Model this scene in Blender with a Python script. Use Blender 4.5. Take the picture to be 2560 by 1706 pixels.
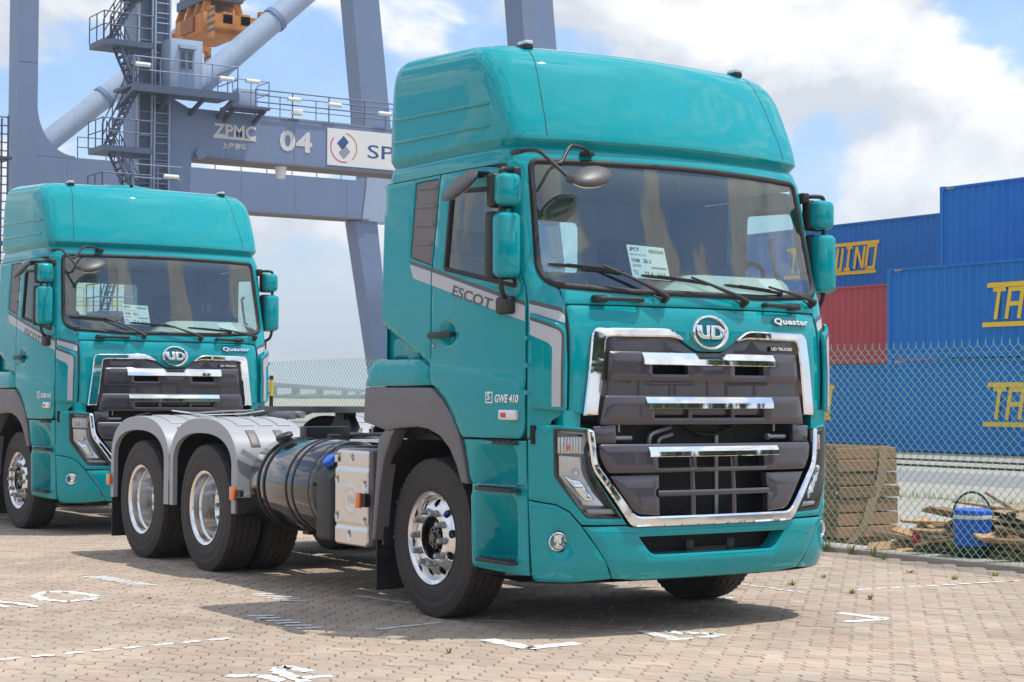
import bpy, bmesh, math, random
for _o in list(bpy.data.objects): bpy.data.objects.remove(_o)
import numpy as np
from mathutils import Vector, Matrix
from mathutils.geometry import delaunay_2d_cdt

random.seed(7)
R = math.radians
sc = bpy.context.scene

# ------------------------------------------------------------------ camera
CAM_POS = Vector((9.758, -6.940, 1.408))
YAW, PITCH, ROLL = R(146.782), R(1.805), R(0.284)
cam_d = bpy.data.cameras.new('camera')
cam_d.sensor_width = 36.0
cam_d.lens = 4418.5 / 2560 * 36.0
cam_d.clip_start = 0.1
cam_d.clip_end = 20000
cam = bpy.data.objects.new('camera', cam_d)
sc.collection.objects.link(cam)
_d = Vector((math.cos(YAW) * math.cos(PITCH), math.sin(YAW) * math.cos(PITCH), math.sin(PITCH)))
_r = Vector((math.sin(YAW), -math.cos(YAW), 0))
_u = _r.cross(_d)
_r, _u = math.cos(ROLL) * _r + math.sin(ROLL) * _u, -math.sin(ROLL) * _r + math.cos(ROLL) * _u
_m = Matrix((( _r.x, _u.x, -_d.x), (_r.y, _u.y, -_d.y), (_r.z, _u.z, -_d.z))).to_4x4()
_m.translation = CAM_POS
cam.matrix_world = _m
sc.camera = cam

# ------------------------------------------------------------------ sky and sun
SUN_DIR = Vector((0.21, 0.30, 1.0)).normalized()          # towards the sun
SUN_EL = math.asin(SUN_DIR.z)
SUN_ROT = math.atan2(SUN_DIR.x, SUN_DIR.y)
world = bpy.data.worlds.new('World')
sc.world = world
world.use_nodes = True
nt = world.node_tree
nt.nodes.clear()
def wn(t, **kw):
    n = nt.nodes.new(t)
    for k, v in kw.items(): setattr(n, k, v)
    return n
def wl(a, b): nt.links.new(a, b)
def wmath(op, a, b=None, c=None, clamp=False):
    n = wn('ShaderNodeMath', operation=op, use_clamp=clamp)
    for i, v in enumerate((a, b, c)):
        if v is None: continue
        if isinstance(v, (int, float)): n.inputs[i].default_value = v
        else: wl(v, n.inputs[i])
    return n.outputs[0]
SKY_STRENGTH = 0.15
sky = wn('ShaderNodeTexSky', sky_type='NISHITA', sun_disc=False)
sky.sun_elevation = SUN_EL
sky.sun_rotation = SUN_ROT
sky.air_density = 1.0
sky.dust_density = 1.6
sky.ozone_density = 1.6
tc = wn('ShaderNodeTexCoord')
CLOUD_LOC = (11.210, 4.722, 0.477)
CLOUD_SCALE = 4.4
CLOUD_TURN = R(6.5)
def cloud_density(shift):
    mp = wn('ShaderNodeMapping')
    mp.inputs['Location'].default_value = (CLOUD_LOC[0], CLOUD_LOC[1], CLOUD_LOC[2] + shift)
    mp.inputs['Scale'].default_value = (1.0, 1.0, 1.7)
    mp.inputs['Rotation'].default_value = (0, 0, CLOUD_TURN)
    wl(tc.outputs['Generated'], mp.inputs['Vector'])
    n = wn('ShaderNodeTexNoise')
    n.inputs['Scale'].default_value = CLOUD_SCALE
    n.inputs['Detail'].default_value = 9.0
    n.inputs['Roughness'].default_value = 0.53
    n.inputs['Distortion'].default_value = 0.25
    wl(mp.outputs[0], n.inputs['Vector'])
    return n.outputs['Fac']
d0 = cloud_density(0.0)
d1 = cloud_density(0.035)
sep = wn('ShaderNodeSeparateXYZ'); wl(tc.outputs['Generated'], sep.inputs[0])
cov = wn('ShaderNodeMapRange', interpolation_type='SMOOTHSTEP')
cov.inputs['From Min'].default_value = 0.455
cov.inputs['From Max'].default_value = 0.515
cov.inputs['To Min'].default_value = 0.16
wl(d0, cov.inputs['Value'])
# light on the billows: brighter where the cloud thins out upwards
lit = wmath('MULTIPLY_ADD', wmath('SUBTRACT', d0, d1), 9.5, 0.55, clamp=True)
cl = wn('ShaderNodeMix', data_type='RGBA')
cl.inputs['A'].default_value = (3.1, 3.35, 3.7, 1)
cl.inputs['B'].default_value = (4.95, 5.0, 5.0, 1)
wl(lit, cl.inputs['Factor'])
mixc = wn('ShaderNodeMix', data_type='RGBA')
wl(cov.outputs[0], mixc.inputs['Factor'])
tint = wn('ShaderNodeMix', data_type='RGBA', blend_type='MULTIPLY')
tint.inputs['Factor'].default_value = 1.0
wl(sky.outputs[0], tint.inputs['A'])
tint.inputs['B'].default_value = (0.60, 0.79, 1.0, 1)
wl(tint.outputs['Result'], mixc.inputs['A'])
wl(cl.outputs['Result'], mixc.inputs['B'])
# thin milky veil that thickens towards the horizon
veil = wn('ShaderNodeMapRange', interpolation_type='SMOOTHSTEP')
veil.inputs['From Min'].default_value = 0.17
veil.inputs['From Max'].default_value = -0.02
wl(sep.outputs['Z'], veil.inputs['Value'])
veil2 = wmath('MULTIPLY', veil.outputs[0], 0.88)
mixv = wn('ShaderNodeMix', data_type='RGBA')
wl(veil2, mixv.inputs['Factor'])
wl(mixc.outputs['Result'], mixv.inputs['A'])
mixv.inputs['B'].default_value = (3.5, 3.85, 4.2, 1)
bg = wn('ShaderNodeBackground')
bg.inputs['Strength'].default_value = SKY_STRENGTH
wl(mixv.outputs['Result'], bg.inputs['Color'])
wo = wn('ShaderNodeOutputWorld')
wl(bg.outputs[0], wo.inputs['Surface'])

sun_d = bpy.data.lights.new('sun', 'SUN')
sun_d.energy = 2.6
sun_d.angle = R(0.6)
sun_d.color = (1.0, 0.95, 0.87)
sun = bpy.data.objects.new('sun', sun_d)
sc.collection.objects.link(sun)
sun.rotation_euler = (-SUN_DIR).to_track_quat('-Z', 'Y').to_euler()

sc.view_settings.view_transform = 'Standard'
sc.view_settings.look = 'None'
sc.view_settings.exposure = 0.62
sc.view_settings.gamma = 1.0
sc.view_settings.use_curve_mapping = False
sc.cycles.max_bounces = 8
sc.cycles.transparent_max_bounces = 12
sc.cycles.caustics_reflective = False
sc.cycles.caustics_refractive = False
sc.cycles.use_denoising = True

# ------------------------------------------------------------------ helpers
COL = sc.collection
def link(o, parent=None):
    COL.objects.link(o)
    if parent is not None: o.parent = parent
    return o
def empty(name, loc=(0, 0, 0), rz=0.0, parent=None):
    o = bpy.data.objects.new(name, None)
    o.location = loc; o.rotation_euler = (0, 0, rz); o.empty_display_size = 0.2
    return link(o, parent)
def tag(o, label=None, category=None, group=None, kind=None):
    if label: o['label'] = label
    if category: o['category'] = category
    if group: o['group'] = group
    if kind: o['kind'] = kind
    return o
def mesh_of(name, v, f, mat, smooth=None):
    me = bpy.data.meshes.new(name)
    me.from_pydata([tuple(p) for p in v], [], f)
    if mat is not None: me.materials.append(mat)
    if smooth:
        me.shade_smooth()
        me.set_sharp_from_angle(angle=R(smooth))
    return me
def ob(name, v, f, mat, parent=None, smooth=None):
    return link(bpy.data.objects.new(name, mesh_of(name, v, f, mat, smooth)), parent)
def copy_tree(o, parent=None):
    c = o.copy(); COL.objects.link(c); c.parent = parent
    for ch in list(o.children): copy_tree(ch, c)
    return c

def fillet(pts, r=None, n=5, closed=True):
    """round the corners of a polyline; points may carry their own radius as a last item"""
    dim = 2
    out = []
    N = len(pts)
    for i, p in enumerate(pts):
        rr = p[2] if len(p) > 2 else (r or 0)
        a = np.array(p[:2], float)
        if rr <= 0 or (not closed and i in (0, N - 1)):
            out.append((a[0], a[1])); continue
        b = np.array(pts[(i - 1) % N][:2], float); c = np.array(pts[(i + 1) % N][:2], float)
        u = b - a; w = c - a
        lu, lw = np.linalg.norm(u), np.linalg.norm(w)
        t = min(rr, lu * .48, lw * .48)
        p0 = a + u / lu * t; p2 = a + w / lw * t
        for s in np.linspace(0, 1, n + 1):
            q = (1 - s) ** 2 * p0 + 2 * s * (1 - s) * a + s * s * p2
            out.append((q[0], q[1]))
    return out
def fillet3(pts, r, n=5):
    out = [Vector(pts[0])]
    for i in range(1, len(pts) - 1):
        a = Vector(pts[i]); u = Vector(pts[i - 1]) - a; w = Vector(pts[i + 1]) - a
        t = min(r, u.length * .48, w.length * .48)
        p0 = a + u.normalized() * t; p2 = a + w.normalized() * t
        for s in np.linspace(0, 1, n + 1):
            out.append((1 - s) ** 2 * p0 + 2 * s * (1 - s) * a + s * s * p2)
    out.append(Vector(pts[-1]))
    return out

class MB:
    """collects shapes that end up as ONE mesh"""
    def __init__(s): s.v = []; s.f = []
    def add(s, v, f):
        n = len(s.v); s.v += [tuple(p) for p in v]; s.f += [tuple(n + i for i in q) for q in f]; return s
    def box(s, x0, x1, y0, y1, z0, z1, bev=0, seg=2, mat=None):
        if bev <= 0:
            v = [(x0, y0, z0), (x1, y0, z0), (x1, y1, z0), (x0, y1, z0), (x0, y0, z1), (x1, y0, z1), (x1, y1, z1), (x0, y1, z1)]
            f = [(0, 3, 2, 1), (4, 5, 6, 7), (0, 1, 5, 4), (1, 2, 6, 5), (2, 3, 7, 6), (3, 0, 4, 7)]
        else:
            bm = bmesh.new(); bmesh.ops.create_cube(bm, size=1)
            for w in bm.verts:
                w.co = Vector(((x0 + x1) / 2 + w.co.x * (x1 - x0), (y0 + y1) / 2 + w.co.y * (y1 - y0), (z0 + z1) / 2 + w.co.z * (z1 - z0)))
            bmesh.ops.bevel(bm, geom=bm.edges[:] , offset=bev, segments=seg, profile=.5, affect='EDGES')
            bm.verts.index_update()
            v = [w.co.copy() for w in bm.verts]; f = [tuple(w.index for w in q.verts) for q in bm.faces]; bm.free()
        if mat is not None: v = [mat @ Vector(p) for p in v]
        return s.add(v, f)
    def beam(s, p0, p1, w, h, up=(0, 0, 1)):
        p0, p1 = Vector(p0), Vector(p1); t = (p1 - p0).normalized(); u = Vector(up)
        if abs(t.dot(u)) > .98: u = Vector((1, 0, 0))
        a = t.cross(u).normalized() * w / 2; b = a.cross(t).normalized() * h / 2
        v = [p + sa * a + sb * b for p in (p0, p1) for sa, sb in ((-1, -1), (1, -1), (1, 1), (-1, 1))]
        return s.add(v, [(0, 1, 2, 3), (7, 6, 5, 4), (0, 4, 5, 1), (1, 5, 6, 2), (2, 6, 7, 3), (3, 7, 4, 0)])
    def tube(s, path, r, n=8, caps=True):
        P = [Vector(p) for p in path]
        rs = r if isinstance(r, (list, tuple)) else [r] * len(P)
        t0 = (P[1] - P[0]).normalized()
        u = t0.cross(Vector((0, 0, 1)))
        if u.length < 1e-4: u = t0.cross(Vector((1, 0, 0)))
        u.normalize(); v = []; f = []
        for i, p in enumerate(P):
            if i == 0: t = P[1] - P[0]
            elif i == len(P) - 1: t = P[-1] - P[-2]
            else: t = (P[i + 1] - P[i]).normalized() + (P[i] - P[i - 1]).normalized()
            t.normalize(); u = (u - t * u.dot(t)).normalized(); w = t.cross(u)
            for k in range(n):
                a = 2 * math.pi * k / n
                v.append(p + rs[i] * (math.cos(a) * u + math.sin(a) * w))
        for i in range(len(P) - 1):
            for k in range(n):
                k2 = (k + 1) % n
                f.append((i * n + k, i * n + k2, (i + 1) * n + k2, (i + 1) * n + k))
        if caps:
            f.append(tuple(range(n - 1, -1, -1))); f.append(tuple((len(P) - 1) * n + k for k in range(n)))
        return s.add(v, f)
    def cyl(s, p0, p1, r, r1=None, n=20): return s.tube([p0, p1], [r, r if r1 is None else r1], n)
    def lathe(s, prof, o, axis, n=32, closed=False):
        """prof: (radius, distance along axis)"""
        o = Vector(o); t = Vector(axis).normalized()
        u = t.cross(Vector((0, 0, 1)))
        if u.length < 1e-4: u = Vector((1, 0, 0))
        u.normalize(); w = t.cross(u); v = []; f = []; m = len(prof)
        for k in range(n):
            a = 2 * math.pi * k / n; e = math.cos(a) * u + math.sin(a) * w
            for rr, hh in prof: v.append(o + t * hh + e * rr)
        for k in range(n):
            k2 = (k + 1) % n
            for i in range(m if closed else m - 1):
                j = (i + 1) % m
                f.append((k * m + i, k * m + j, k2 * m + j, k2 * m + i))
        return s.add(v, f)
    def prism(s, poly, fn, d0, d1):
        """2-D polygon, fn(a, b, depth) -> point"""
        n = len(poly)
        v = [fn(a, b, d0) for a, b in poly] + [fn(a, b, d1) for a, b in poly]
        f = [tuple(range(n)), tuple(range(2 * n - 1, n - 1, -1))]
        f += [(i, i + n, (i + 1) % n + n, (i + 1) % n) for i in range(n)]
        return s.add(v, f)
    def ball(s, c, rad, n=16, m=10, mat=None):
        v = []; f = []
        for i in range(m + 1):
            p = math.pi * i / m
            for k in range(n):
                a = 2 * math.pi * k / n
                q = Vector((rad[0] * math.sin(p) * math.cos(a), rad[1] * math.sin(p) * math.sin(a), rad[2] * math.cos(p)))
                if mat is not None: q = mat @ q
                v.append(Vector(c) + q)
        for i in range(m):
            for k in range(n):
                f.append((i * n + k, (i + 1) * n + k, (i + 1) * n + (k + 1) % n, i * n + (k + 1) % n))
        return s.add(v, f)
    def mirror(s):
        m = MB(); m.v = [(x, -y, z) for x, y, z in s.v]; m.f = [tuple(reversed(q)) for q in s.f]; return m
    def obj(s, name, mat, parent=None, smooth=35, fix=False):
        o = ob(name, s.v, s.f, mat, parent, smooth)
        if fix:
            bm = bmesh.new(); bm.from_mesh(o.data); bmesh.ops.recalc_face_normals(bm, faces=bm.faces[:]); bm.to_mesh(o.data); bm.free()
        return o
    def both(s, name, mat, parent=None, smooth=35):
        return s.obj(name, mat, parent, smooth), s.mirror().obj(name, mat, parent, smooth)

def ribbon(path, w, closed=False):
    """2-D stroke as quads: returns verts, faces"""
    P = [np.array(p[:2], float) for p in path]; n = len(P); L = []; Rr = []
    for i in range(n):
        if closed: a, b = P[(i - 1) % n], P[(i + 1) % n]
        else: a, b = P[max(i - 1, 0)], P[min(i + 1, n - 1)]
        t1 = P[i] - a; t2 = b - P[i]
        if np.linalg.norm(t1) < 1e-9: t1 = t2
        if np.linalg.norm(t2) < 1e-9: t2 = t1
        t1 = t1 / np.linalg.norm(t1); t2 = t2 / np.linalg.norm(t2)
        n1 = np.array((-t1[1], t1[0])); n2 = np.array((-t2[1], t2[0])); m = n1 + n2
        m = m / max(np.dot(m, n1), .35)
        L.append(P[i] + m * w / 2); Rr.append(P[i] - m * w / 2)
    v = [tuple(x) for x in L] + [tuple(x) for x in Rr]
    f = [(n + i, n + (i + 1) % n, (i + 1) % n, i) for i in range(n if closed else n - 1)]
    return v, f

_tcache = {}
def text2d(txt, bold=0.0, shear=0.0, space=1.0):
    """flat text as 2-D verts and faces, scaled to the unit box (returns also its aspect)"""
    key = (txt, bold, shear, space)
    if key not in _tcache:
        cu = bpy.data.curves.new('t', 'FONT'); cu.body = txt; cu.offset = bold; cu.shear = shear
        cu.space_character = space; cu.resolution_u = 3; cu.fill_mode = 'BOTH'
        o = bpy.data.objects.new('t', cu); COL.objects.link(o)
        dg = bpy.context.evaluated_depsgraph_get()
        me = bpy.data.meshes.new_from_object(o.evaluated_get(dg))
        v = np.array([w.co[:2] for w in me.vertices]) if len(me.vertices) else np.zeros((0, 2))
        f = [tuple(p.vertices) for p in me.polygons]
        nrm = [p.normal.z for p in me.polygons]
        f = [q if z > 0 else tuple(reversed(q)) for q, z in zip(f, nrm)]
        bpy.data.objects.remove(o); bpy.data.curves.remove(cu); bpy.data.meshes.remove(me)
        lo = v.min(0); hi = v.max(0); _tcache[key] = ((v - lo) / (hi - lo), f, (hi - lo)[0] / (hi - lo)[1])
    return _tcache[key]
def place2d(v, f, fn, thick=0.0):
    """map 2-D verts with fn(a,b,depth)->3-D; adds sides when thick"""
    V = [fn(a, b, thick) for a, b in v]; F = list(f)
    if thick:
        n = len(V); V += [fn(a, b, 0) for a, b in v]
        cnt = {}
        for q in f:
            for i in range(len(q)):
                e = (q[i], q[(i + 1) % len(q)]); cnt[e] = 1
        for (a, b) in list(cnt):
            if (b, a) not in cnt: F.append((a, a + n, b + n, b))
    return V, F
def text_obj(name, txt, rect, fn, mat, parent=None, thick=.004, bold=.02, shear=0, space=1.0):
    a0, a1, b0, b1 = rect
    v, f, _ = text2d(txt, bold, shear, space)
    v = [(a0 + x * (a1 - a0), b0 + y * (b1 - b0)) for x, y in v]
    V, F = place2d(v, f, fn, thick)
    return ob(name, V, F, mat, parent)

# ------------------------------------------------------------------ materials
MATS = {}
def material(name, color=(.5, .5, .5), rough=.5, metal=0.0, coat=0.0, coat_rough=.03, spec=.5, noise=None, bump=None, emit=None):
    """noise=(scale, amount): slight tone variation; bump=(scale, strength, distance)"""
    m = bpy.data.materials.new(name); m.use_nodes = True; t = m.node_tree
    b = t.nodes['Principled BSDF']
    b.inputs['Base Color'].default_value = (*color, 1); b.inputs['Roughness'].default_value = rough
    b.inputs['Metallic'].default_value = metal; b.inputs['Coat Weight'].default_value = coat
    b.inputs['Coat Roughness'].default_value = coat_rough; b.inputs['Specular IOR Level'].default_value = spec
    co = None
    if noise or bump:
        tcn = t.nodes.new('ShaderNodeTexCoord'); co = tcn.outputs['Object']
    if noise:
        n = t.nodes.new('ShaderNodeTexNoise'); n.inputs['Scale'].default_value = noise[0]; n.inputs['Detail'].default_value = 6
        n.inputs['Roughness'].default_value = .65
        t.links.new(co, n.inputs['Vector'])
        mx = t.nodes.new('ShaderNodeMix'); mx.data_type = 'RGBA'
        k = noise[1]
        mx.inputs['A'].default_value = (*[c * (1 - k) for c in color], 1); mx.inputs['B'].default_value = (*[min(1, c * (1 + k)) for c in color], 1)
        t.links.new(n.outputs['Fac'], mx.inputs['Factor']); t.links.new(mx.outputs['Result'], b.inputs['Base Color'])
        if len(noise) > 2:
            mr = t.nodes.new('ShaderNodeMapRange'); mr.inputs['To Min'].default_value = max(0, rough - noise[2]); mr.inputs['To Max'].default_value = min(1, rough + noise[2])
            mr.inputs['From Min'].default_value = .3; mr.inputs['From Max'].default_value = .7
            t.links.new(n.outputs['Fac'], mr.inputs['Value']); t.links.new(mr.outputs[0], b.inputs['Roughness'])
    if bump:
        n = t.nodes.new('ShaderNodeTexNoise'); n.inputs['Scale'].default_value = bump[0]; n.inputs['Detail'].default_value = 5
        t.links.new(co, n.inputs['Vector'])
        bp = t.nodes.new('ShaderNodeBump'); bp.inputs['Strength'].default_value = bump[1]; bp.inputs['Distance'].default_value = bump[2]
        t.links.new(n.outputs['Fac'], bp.inputs['Height']); t.links.new(bp.outputs[0], b.inputs['Normal'])
    MATS[name] = m
    return m
def glass_material(name, tint, ior=1.5, rough=0.0, opacity=None):
    m = bpy.data.materials.new(name); m.use_nodes = True; t = m.node_tree; t.nodes.clear()
    out = t.nodes.new('ShaderNodeOutputMaterial'); mx = t.nodes.new('ShaderNodeMixShader')
    tr = t.nodes.new('ShaderNodeBsdfTransparent'); tr.inputs[0].default_value = (*tint, 1)
    gl = t.nodes.new('ShaderNodeBsdfGlossy'); gl.inputs['Roughness'].default_value = rough
    fr = t.nodes.new('ShaderNodeFresnel'); fr.inputs['IOR'].default_value = ior
    geo = t.nodes.new('ShaderNodeNewGeometry')
    # same reflectance from either side of the thin sheet
    mixi = t.nodes.new('ShaderNodeMix'); mixi.data_type = 'FLOAT'
    mixi.inputs['A'].default_value = ior; mixi.inputs['B'].default_value = 1.0 / ior
    t.links.new(geo.outputs['Backfacing'], mixi.inputs['Factor']); t.links.new(mixi.outputs['Result'], fr.inputs['IOR'])
    t.links.new(fr.outputs[0], mx.inputs[0]); t.links.new(tr.outputs[0], mx.inputs[1]); t.links.new(gl.outputs[0], mx.inputs[2])
    t.links.new(mx.outputs[0], out.inputs['Surface'])
    MATS[name] = m
    return m

teal = material('teal_paint', (.0, .312, .350), .5, metal=.0, coat=1.0, coat_rough=.015, spec=.0, noise=(2.0, .04))
chrome = material('chrome', (.88, .88, .89), .035, metal=1.0)
alu = material('polished_aluminium', (.82, .81, .80), .22, metal=1.0, noise=(40, .05, .06))
alu_plate = material('brushed_aluminium_plate', (.70, .675, .645), .28, metal=1.0, noise=(3, .04, .03))
steel = material('galvanised_steel', (.40, .41, .42), .42, metal=.55, noise=(60, .15))
grille_grey = material('gloss_grey_plastic', (.050, .043, .055), .35, metal=.1, coat=1.0, coat_rough=.03)
flare_grey = material('matt_grey_plastic', (.165, .150, .155), .5, noise=(6, .08), bump=(300, .15, .001))
guard_grey = material('silver_grey_plastic', (.36, .37, .39), .38, noise=(5, .07))
black_plastic = material('black_plastic', (.022, .022, .023), .5, noise=(8, .25))
black_gloss = material('black_gloss_paint', (.012, .012, .014), .12, coat=.6, noise=(4, .2))
black_metal = material('black_chassis_paint', (.013, .013, .015), .35, noise=(12, .4))
recess_shade = material('dark_recess', (.006, .006, .007), .7)  # near-black colour stands in for shade inside openings and under the cab
rubber = material('black_rubber', (.018, .017, .018), .6)
tyre_mat = material('tyre_rubber', (.042, .037, .034), .75, noise=(5, .4), bump=(120, .2, .002))
glass = glass_material('tinted_window_glass', (.76, .94, .92), ior=2.3)
lens_clear = glass_material('clear_lamp_lens', (.93, .95, .95))
mirror_mat = material('mirror_glass', (.75, .77, .78), .02, metal=1.0)
orange = material('orange_lens', (.85, .16, .01), .18, coat=.7)
red_lens = material('red_lens', (.6, .03, .02), .2, coat=.5)
blue_cap = material('blue_plastic', (.02, .14, .62), .35, noise=(8, .1))
decal_light = material('light_grey_decal', (.50, .51, .54), .35)
decal_dark = material('dark_grey_decal', (.10, .095, .10), .4)
interior = material('grey_cab_trim', (.38, .44, .48), .7, noise=(6, .1))
dash_mat = material('grey_dashboard', (.46, .47, .45), .6, noise=(10, .08))
seat_mat = material('blue_grey_seat_fabric', (.09, .12, .18), .85, noise=(30, .2))
paper = material('white_paper', (.80, .82, .80), .7)
ink = material('black_ink', (.02, .02, .025), .7)
white_print = material('white_print', (.80, .80, .80), .5)
# ------------------------------------------------------------------ cab and bumper skins: plan outlines per height
def _ip(z,T): 
    return float(np.interp(z,[t[0] for t in T],[t[1] for t in T]))
CAB=dict(
 Xf=[(1.1,1.375),(1.6,1.375),(1.82,1.362),(1.94,1.343),(2.03,1.318),(2.2,1.28),(2.5,1.211),(2.85,1.13),(3.0,1.095)],
 k=[(1.1,.09),(1.8,.093),(2.0,.125),(2.2,.16),(3.0,.16)],
 W=[(1.1,1.235),(2.0,1.235),(2.2,1.23),(2.85,1.205),(3.0,1.2)],
 d=[(1.1,.24),(1.8,.22),(2.1,.085),(3.0,.075)], a=[(1,.11),(2,.11),(2.8,.12)])
BMP=dict(
 Xf=[(.30,1.375),(.34,1.40),(.42,1.435),(.6,1.445),(.8,1.44),(1.0,1.425),(1.25,1.41)],
 k=[(.3,.085),(1.3,.085)], W=[(.3,1.20),(.36,1.225),(.45,1.235),(1.3,1.235)],
 d=[(.3,.36),(.8,.34),(1.25,.27)], a=[(.3,.11),(1.3,.11)])
_oc={}
def outline(S,z):
    key=(id(S),round(z,3))
    if key in _oc: return _oc[key]
    Xf,k,W,d,a=(_ip(z,S[n]) for n in ('Xf','k','W','d','a'))
    fy=lambda x:-(W-a*max(0,x-.3)**2)
    # intersection
    x=Xf-k*W*W
    for _ in range(30): x=Xf-k*fy(x)**2
    y=fy(x)
    xs=x-d
    ys=y+d
    side=[(xx,fy(xx)) for xx in np.linspace(-.8,xs,24)]
    p0=np.array((xs,fy(xs)));p2=np.array((Xf-k*ys*ys,ys));p1=np.array((x,y))
    # control from tangents
    arc=[tuple((1-t)**2*p0+2*t*(1-t)*p1+t*t*p2) for t in np.linspace(0,1,17)[1:-1]]
    front=[(Xf-k*yy*yy,yy) for yy in np.linspace(ys,0,24)]
    P=np.array(side+arc+front); _oc[key]=P
    return P
def side_pt(S,x,z):
    P=outline(S,z); i=int(np.argmax(P[:,1]>P[:,1].min()+.30)) or len(P)
    i=min(i,len(P)); Q=P[:48]
    # restrict to monotone x part
    j=int(np.argmax(Q[:,0])); Q=Q[:j+1]
    return float(np.interp(x,Q[:,0],Q[:,1]))
def front_pt(S,y,z):
    P=outline(S,z); s=-abs(y); i=24-1
    Q=P[20:]
    return float(np.interp(s,Q[:,1],Q[:,0]))

ROOF=dict(
 Xf=[(2.816,1.138),(2.83,1.134),(2.90,1.106),(2.922,1.088),(2.965,1.130),(2.985,1.128),(3.1,1.085),(3.25,1.01),(3.4,.93),(3.48,.88),(3.54,.82),(3.58,.745),(3.605,.65),(3.615,.52)],
 k=[(2.83,.16),(2.95,.165),(3.62,.155)],
 W=[(2.816,1.2075),(2.83,1.206),(2.90,1.191),(2.922,1.174),(2.965,1.204),(2.985,1.205),(3.1,1.203),(3.25,1.198),(3.4,1.189),(3.48,1.177),(3.54,1.153),(3.58,1.115),(3.605,1.045),(3.615,.93)],
 d=[(2.83,.09),(2.93,.11),(3.0,.10),(3.4,.11),(3.62,.18)], a=[(2.8,.125),(3.62,.125)])
def xint(z, S=CAB):
    Xf,k,W,a=(_ip(z,S[n]) for n in ('Xf','k','W','a'))
    x=Xf-k*W*W
    for _ in range(30): x=Xf-k*(W-a*max(0,x-.3)**2)**2
    return x
def q_of(S,kind,c,z):
    return c+side_pt(S,c,z) if kind=='s' else front_pt(S,c,z)+c
def q_pt(S,q,z):
    P=outline(S,z); t=P[:,0]+P[:,1]
    return Vector((float(np.interp(q,t,P[:,0])),float(np.interp(q,t,P[:,1])),z))
def qmap(S):
    return lambda q,z: q_pt(S,q,z)
def ymap(S):
    return lambda y,z: Vector((front_pt(S,y,z),y,z))
def norm_of(fn,a,b,e=.004):
    n=(fn(a+e,b)-fn(a-e,b)).cross(fn(a,b+e)-fn(a,b-e))
    return n.normalized()
def P_(S,pts):
    """mixed list of ('s'|'f', coord, z[, r]) -> (q, z[, r])"""
    return [(q_of(S,k[0],k[1],k[2]),k[2])+tuple(k[3:]) for k in pts]
def area2(L):
    return sum(L[i][0]*L[(i+1)%len(L)][1]-L[(i+1)%len(L)][0]*L[i][1] for i in range(len(L)))
def subdiv(L,h):
    out=[]
    for i,p in enumerate(L):
        q=L[(i+1)%len(L)]; d=math.hypot(q[0]-p[0],q[1]-p[1]); n=max(1,int(math.ceil(d/h)))
        for k in range(n): out.append((p[0]+(q[0]-p[0])*k/n,p[1]+(q[1]-p[1])*k/n))
    res=[]
    for p in out:
        if not res or math.hypot(p[0]-res[-1][0],p[1]-res[-1][1])>1e-5: res.append(p)
    if math.hypot(res[0][0]-res[-1][0],res[0][1]-res[-1][1])<1e-5: res.pop()
    return res
def inset(L,b):
    n=len(L); out=[]
    for i in range(n):
        p=np.array(L[i]);a=np.array(L[i-1]);c=np.array(L[(i+1)%n])
        t1=(p-a)/max(1e-9,np.linalg.norm(p-a)); t2=(c-p)/max(1e-9,np.linalg.norm(c-p))
        n1=np.array((-t1[1],t1[0]));n2=np.array((-t2[1],t2[0])); m=n1+n2; m=m/max(np.dot(m,n1),.5)
        out.append(tuple(p+m*b))
    return out
def inside(L,P):
    P=np.asarray(P); x,y=P[:,0],P[:,1]; r=np.zeros(len(P),bool); A=np.asarray(L); B=np.roll(A,-1,0)
    for (ax,ay),(bx,by) in zip(A,B):
        c=(ay>y)!=(by>y)
        if not c.any(): continue
        xx=ax+(y-ay)*(bx-ax)/((by-ay) if by!=ay else 1e-12)
        r^=c&(x<xx)
    return r
def seg_dist(L,P):
    P=np.asarray(P); d=np.full(len(P),1e9); A=np.asarray(L); B=np.roll(A,-1,0)
    for a,b in zip(A,B):
        e=b-a; t=np.clip(((P-a)@e)/max(1e-12,e@e),0,1); d=np.minimum(d,np.linalg.norm(P-(a+t[:,None]*e),axis=1))
    return d
def triangulate(loops,h,extra=None):
    pts=[];edges=[];idx=[]
    for L in loops:
        n0=len(pts); pts+=L; n=len(L); edges+=[(n0+i,n0+(i+1)%n) for i in range(n)]; idx.append(list(range(n0,n0+n)))
    A=np.array(loops[0]); lo=A.min(0);hi=A.max(0)
    gx=np.arange(lo[0]+h*.5,hi[0],h); gy=np.arange(lo[1]+h*.5,hi[1],h)
    G=np.array([(x,y) for x in gx for y in gy]) if len(gx) and len(gy) else np.zeros((0,2))
    if extra is not None and len(extra): G=np.vstack([G,np.array(extra)])
    if len(G):
        k=inside(loops[0],G)
        for L in loops[1:]: k&=~inside(L,G)
        G=G[k]
        if len(G):
            d=np.full(len(G),1e9)
            for L in loops: d=np.minimum(d,seg_dist(L,G))
            G=G[d>h*.3 if extra is None else d>.006]
    allp=[Vector((float(p[0]),float(p[1]))) for p in pts]+[Vector((float(g[0]),float(g[1]))) for g in G]
    V,E,F,ov,oe,of=delaunay_2d_cdt(allp,edges,[],0,1e-8)
    V=[(p.x,p.y) for p in V]
    mp={}
    for i,o in enumerate(ov):
        for k in o: mp[k]=i
    cen=np.array([np.mean([V[i] for i in f],axis=0) for f in F])
    k=inside(loops[0],cen)
    for L in loops[1:]: k&=~inside(L,cen)
    F2=[]
    for f,ok in zip(F,k):
        if not ok: continue
        f=list(f)
        if area2([V[i] for i in f])<0: f.reverse()
        F2.append(tuple(f))
    return V,F2,[[mp[i] for i in L] for L in idx]
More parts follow.
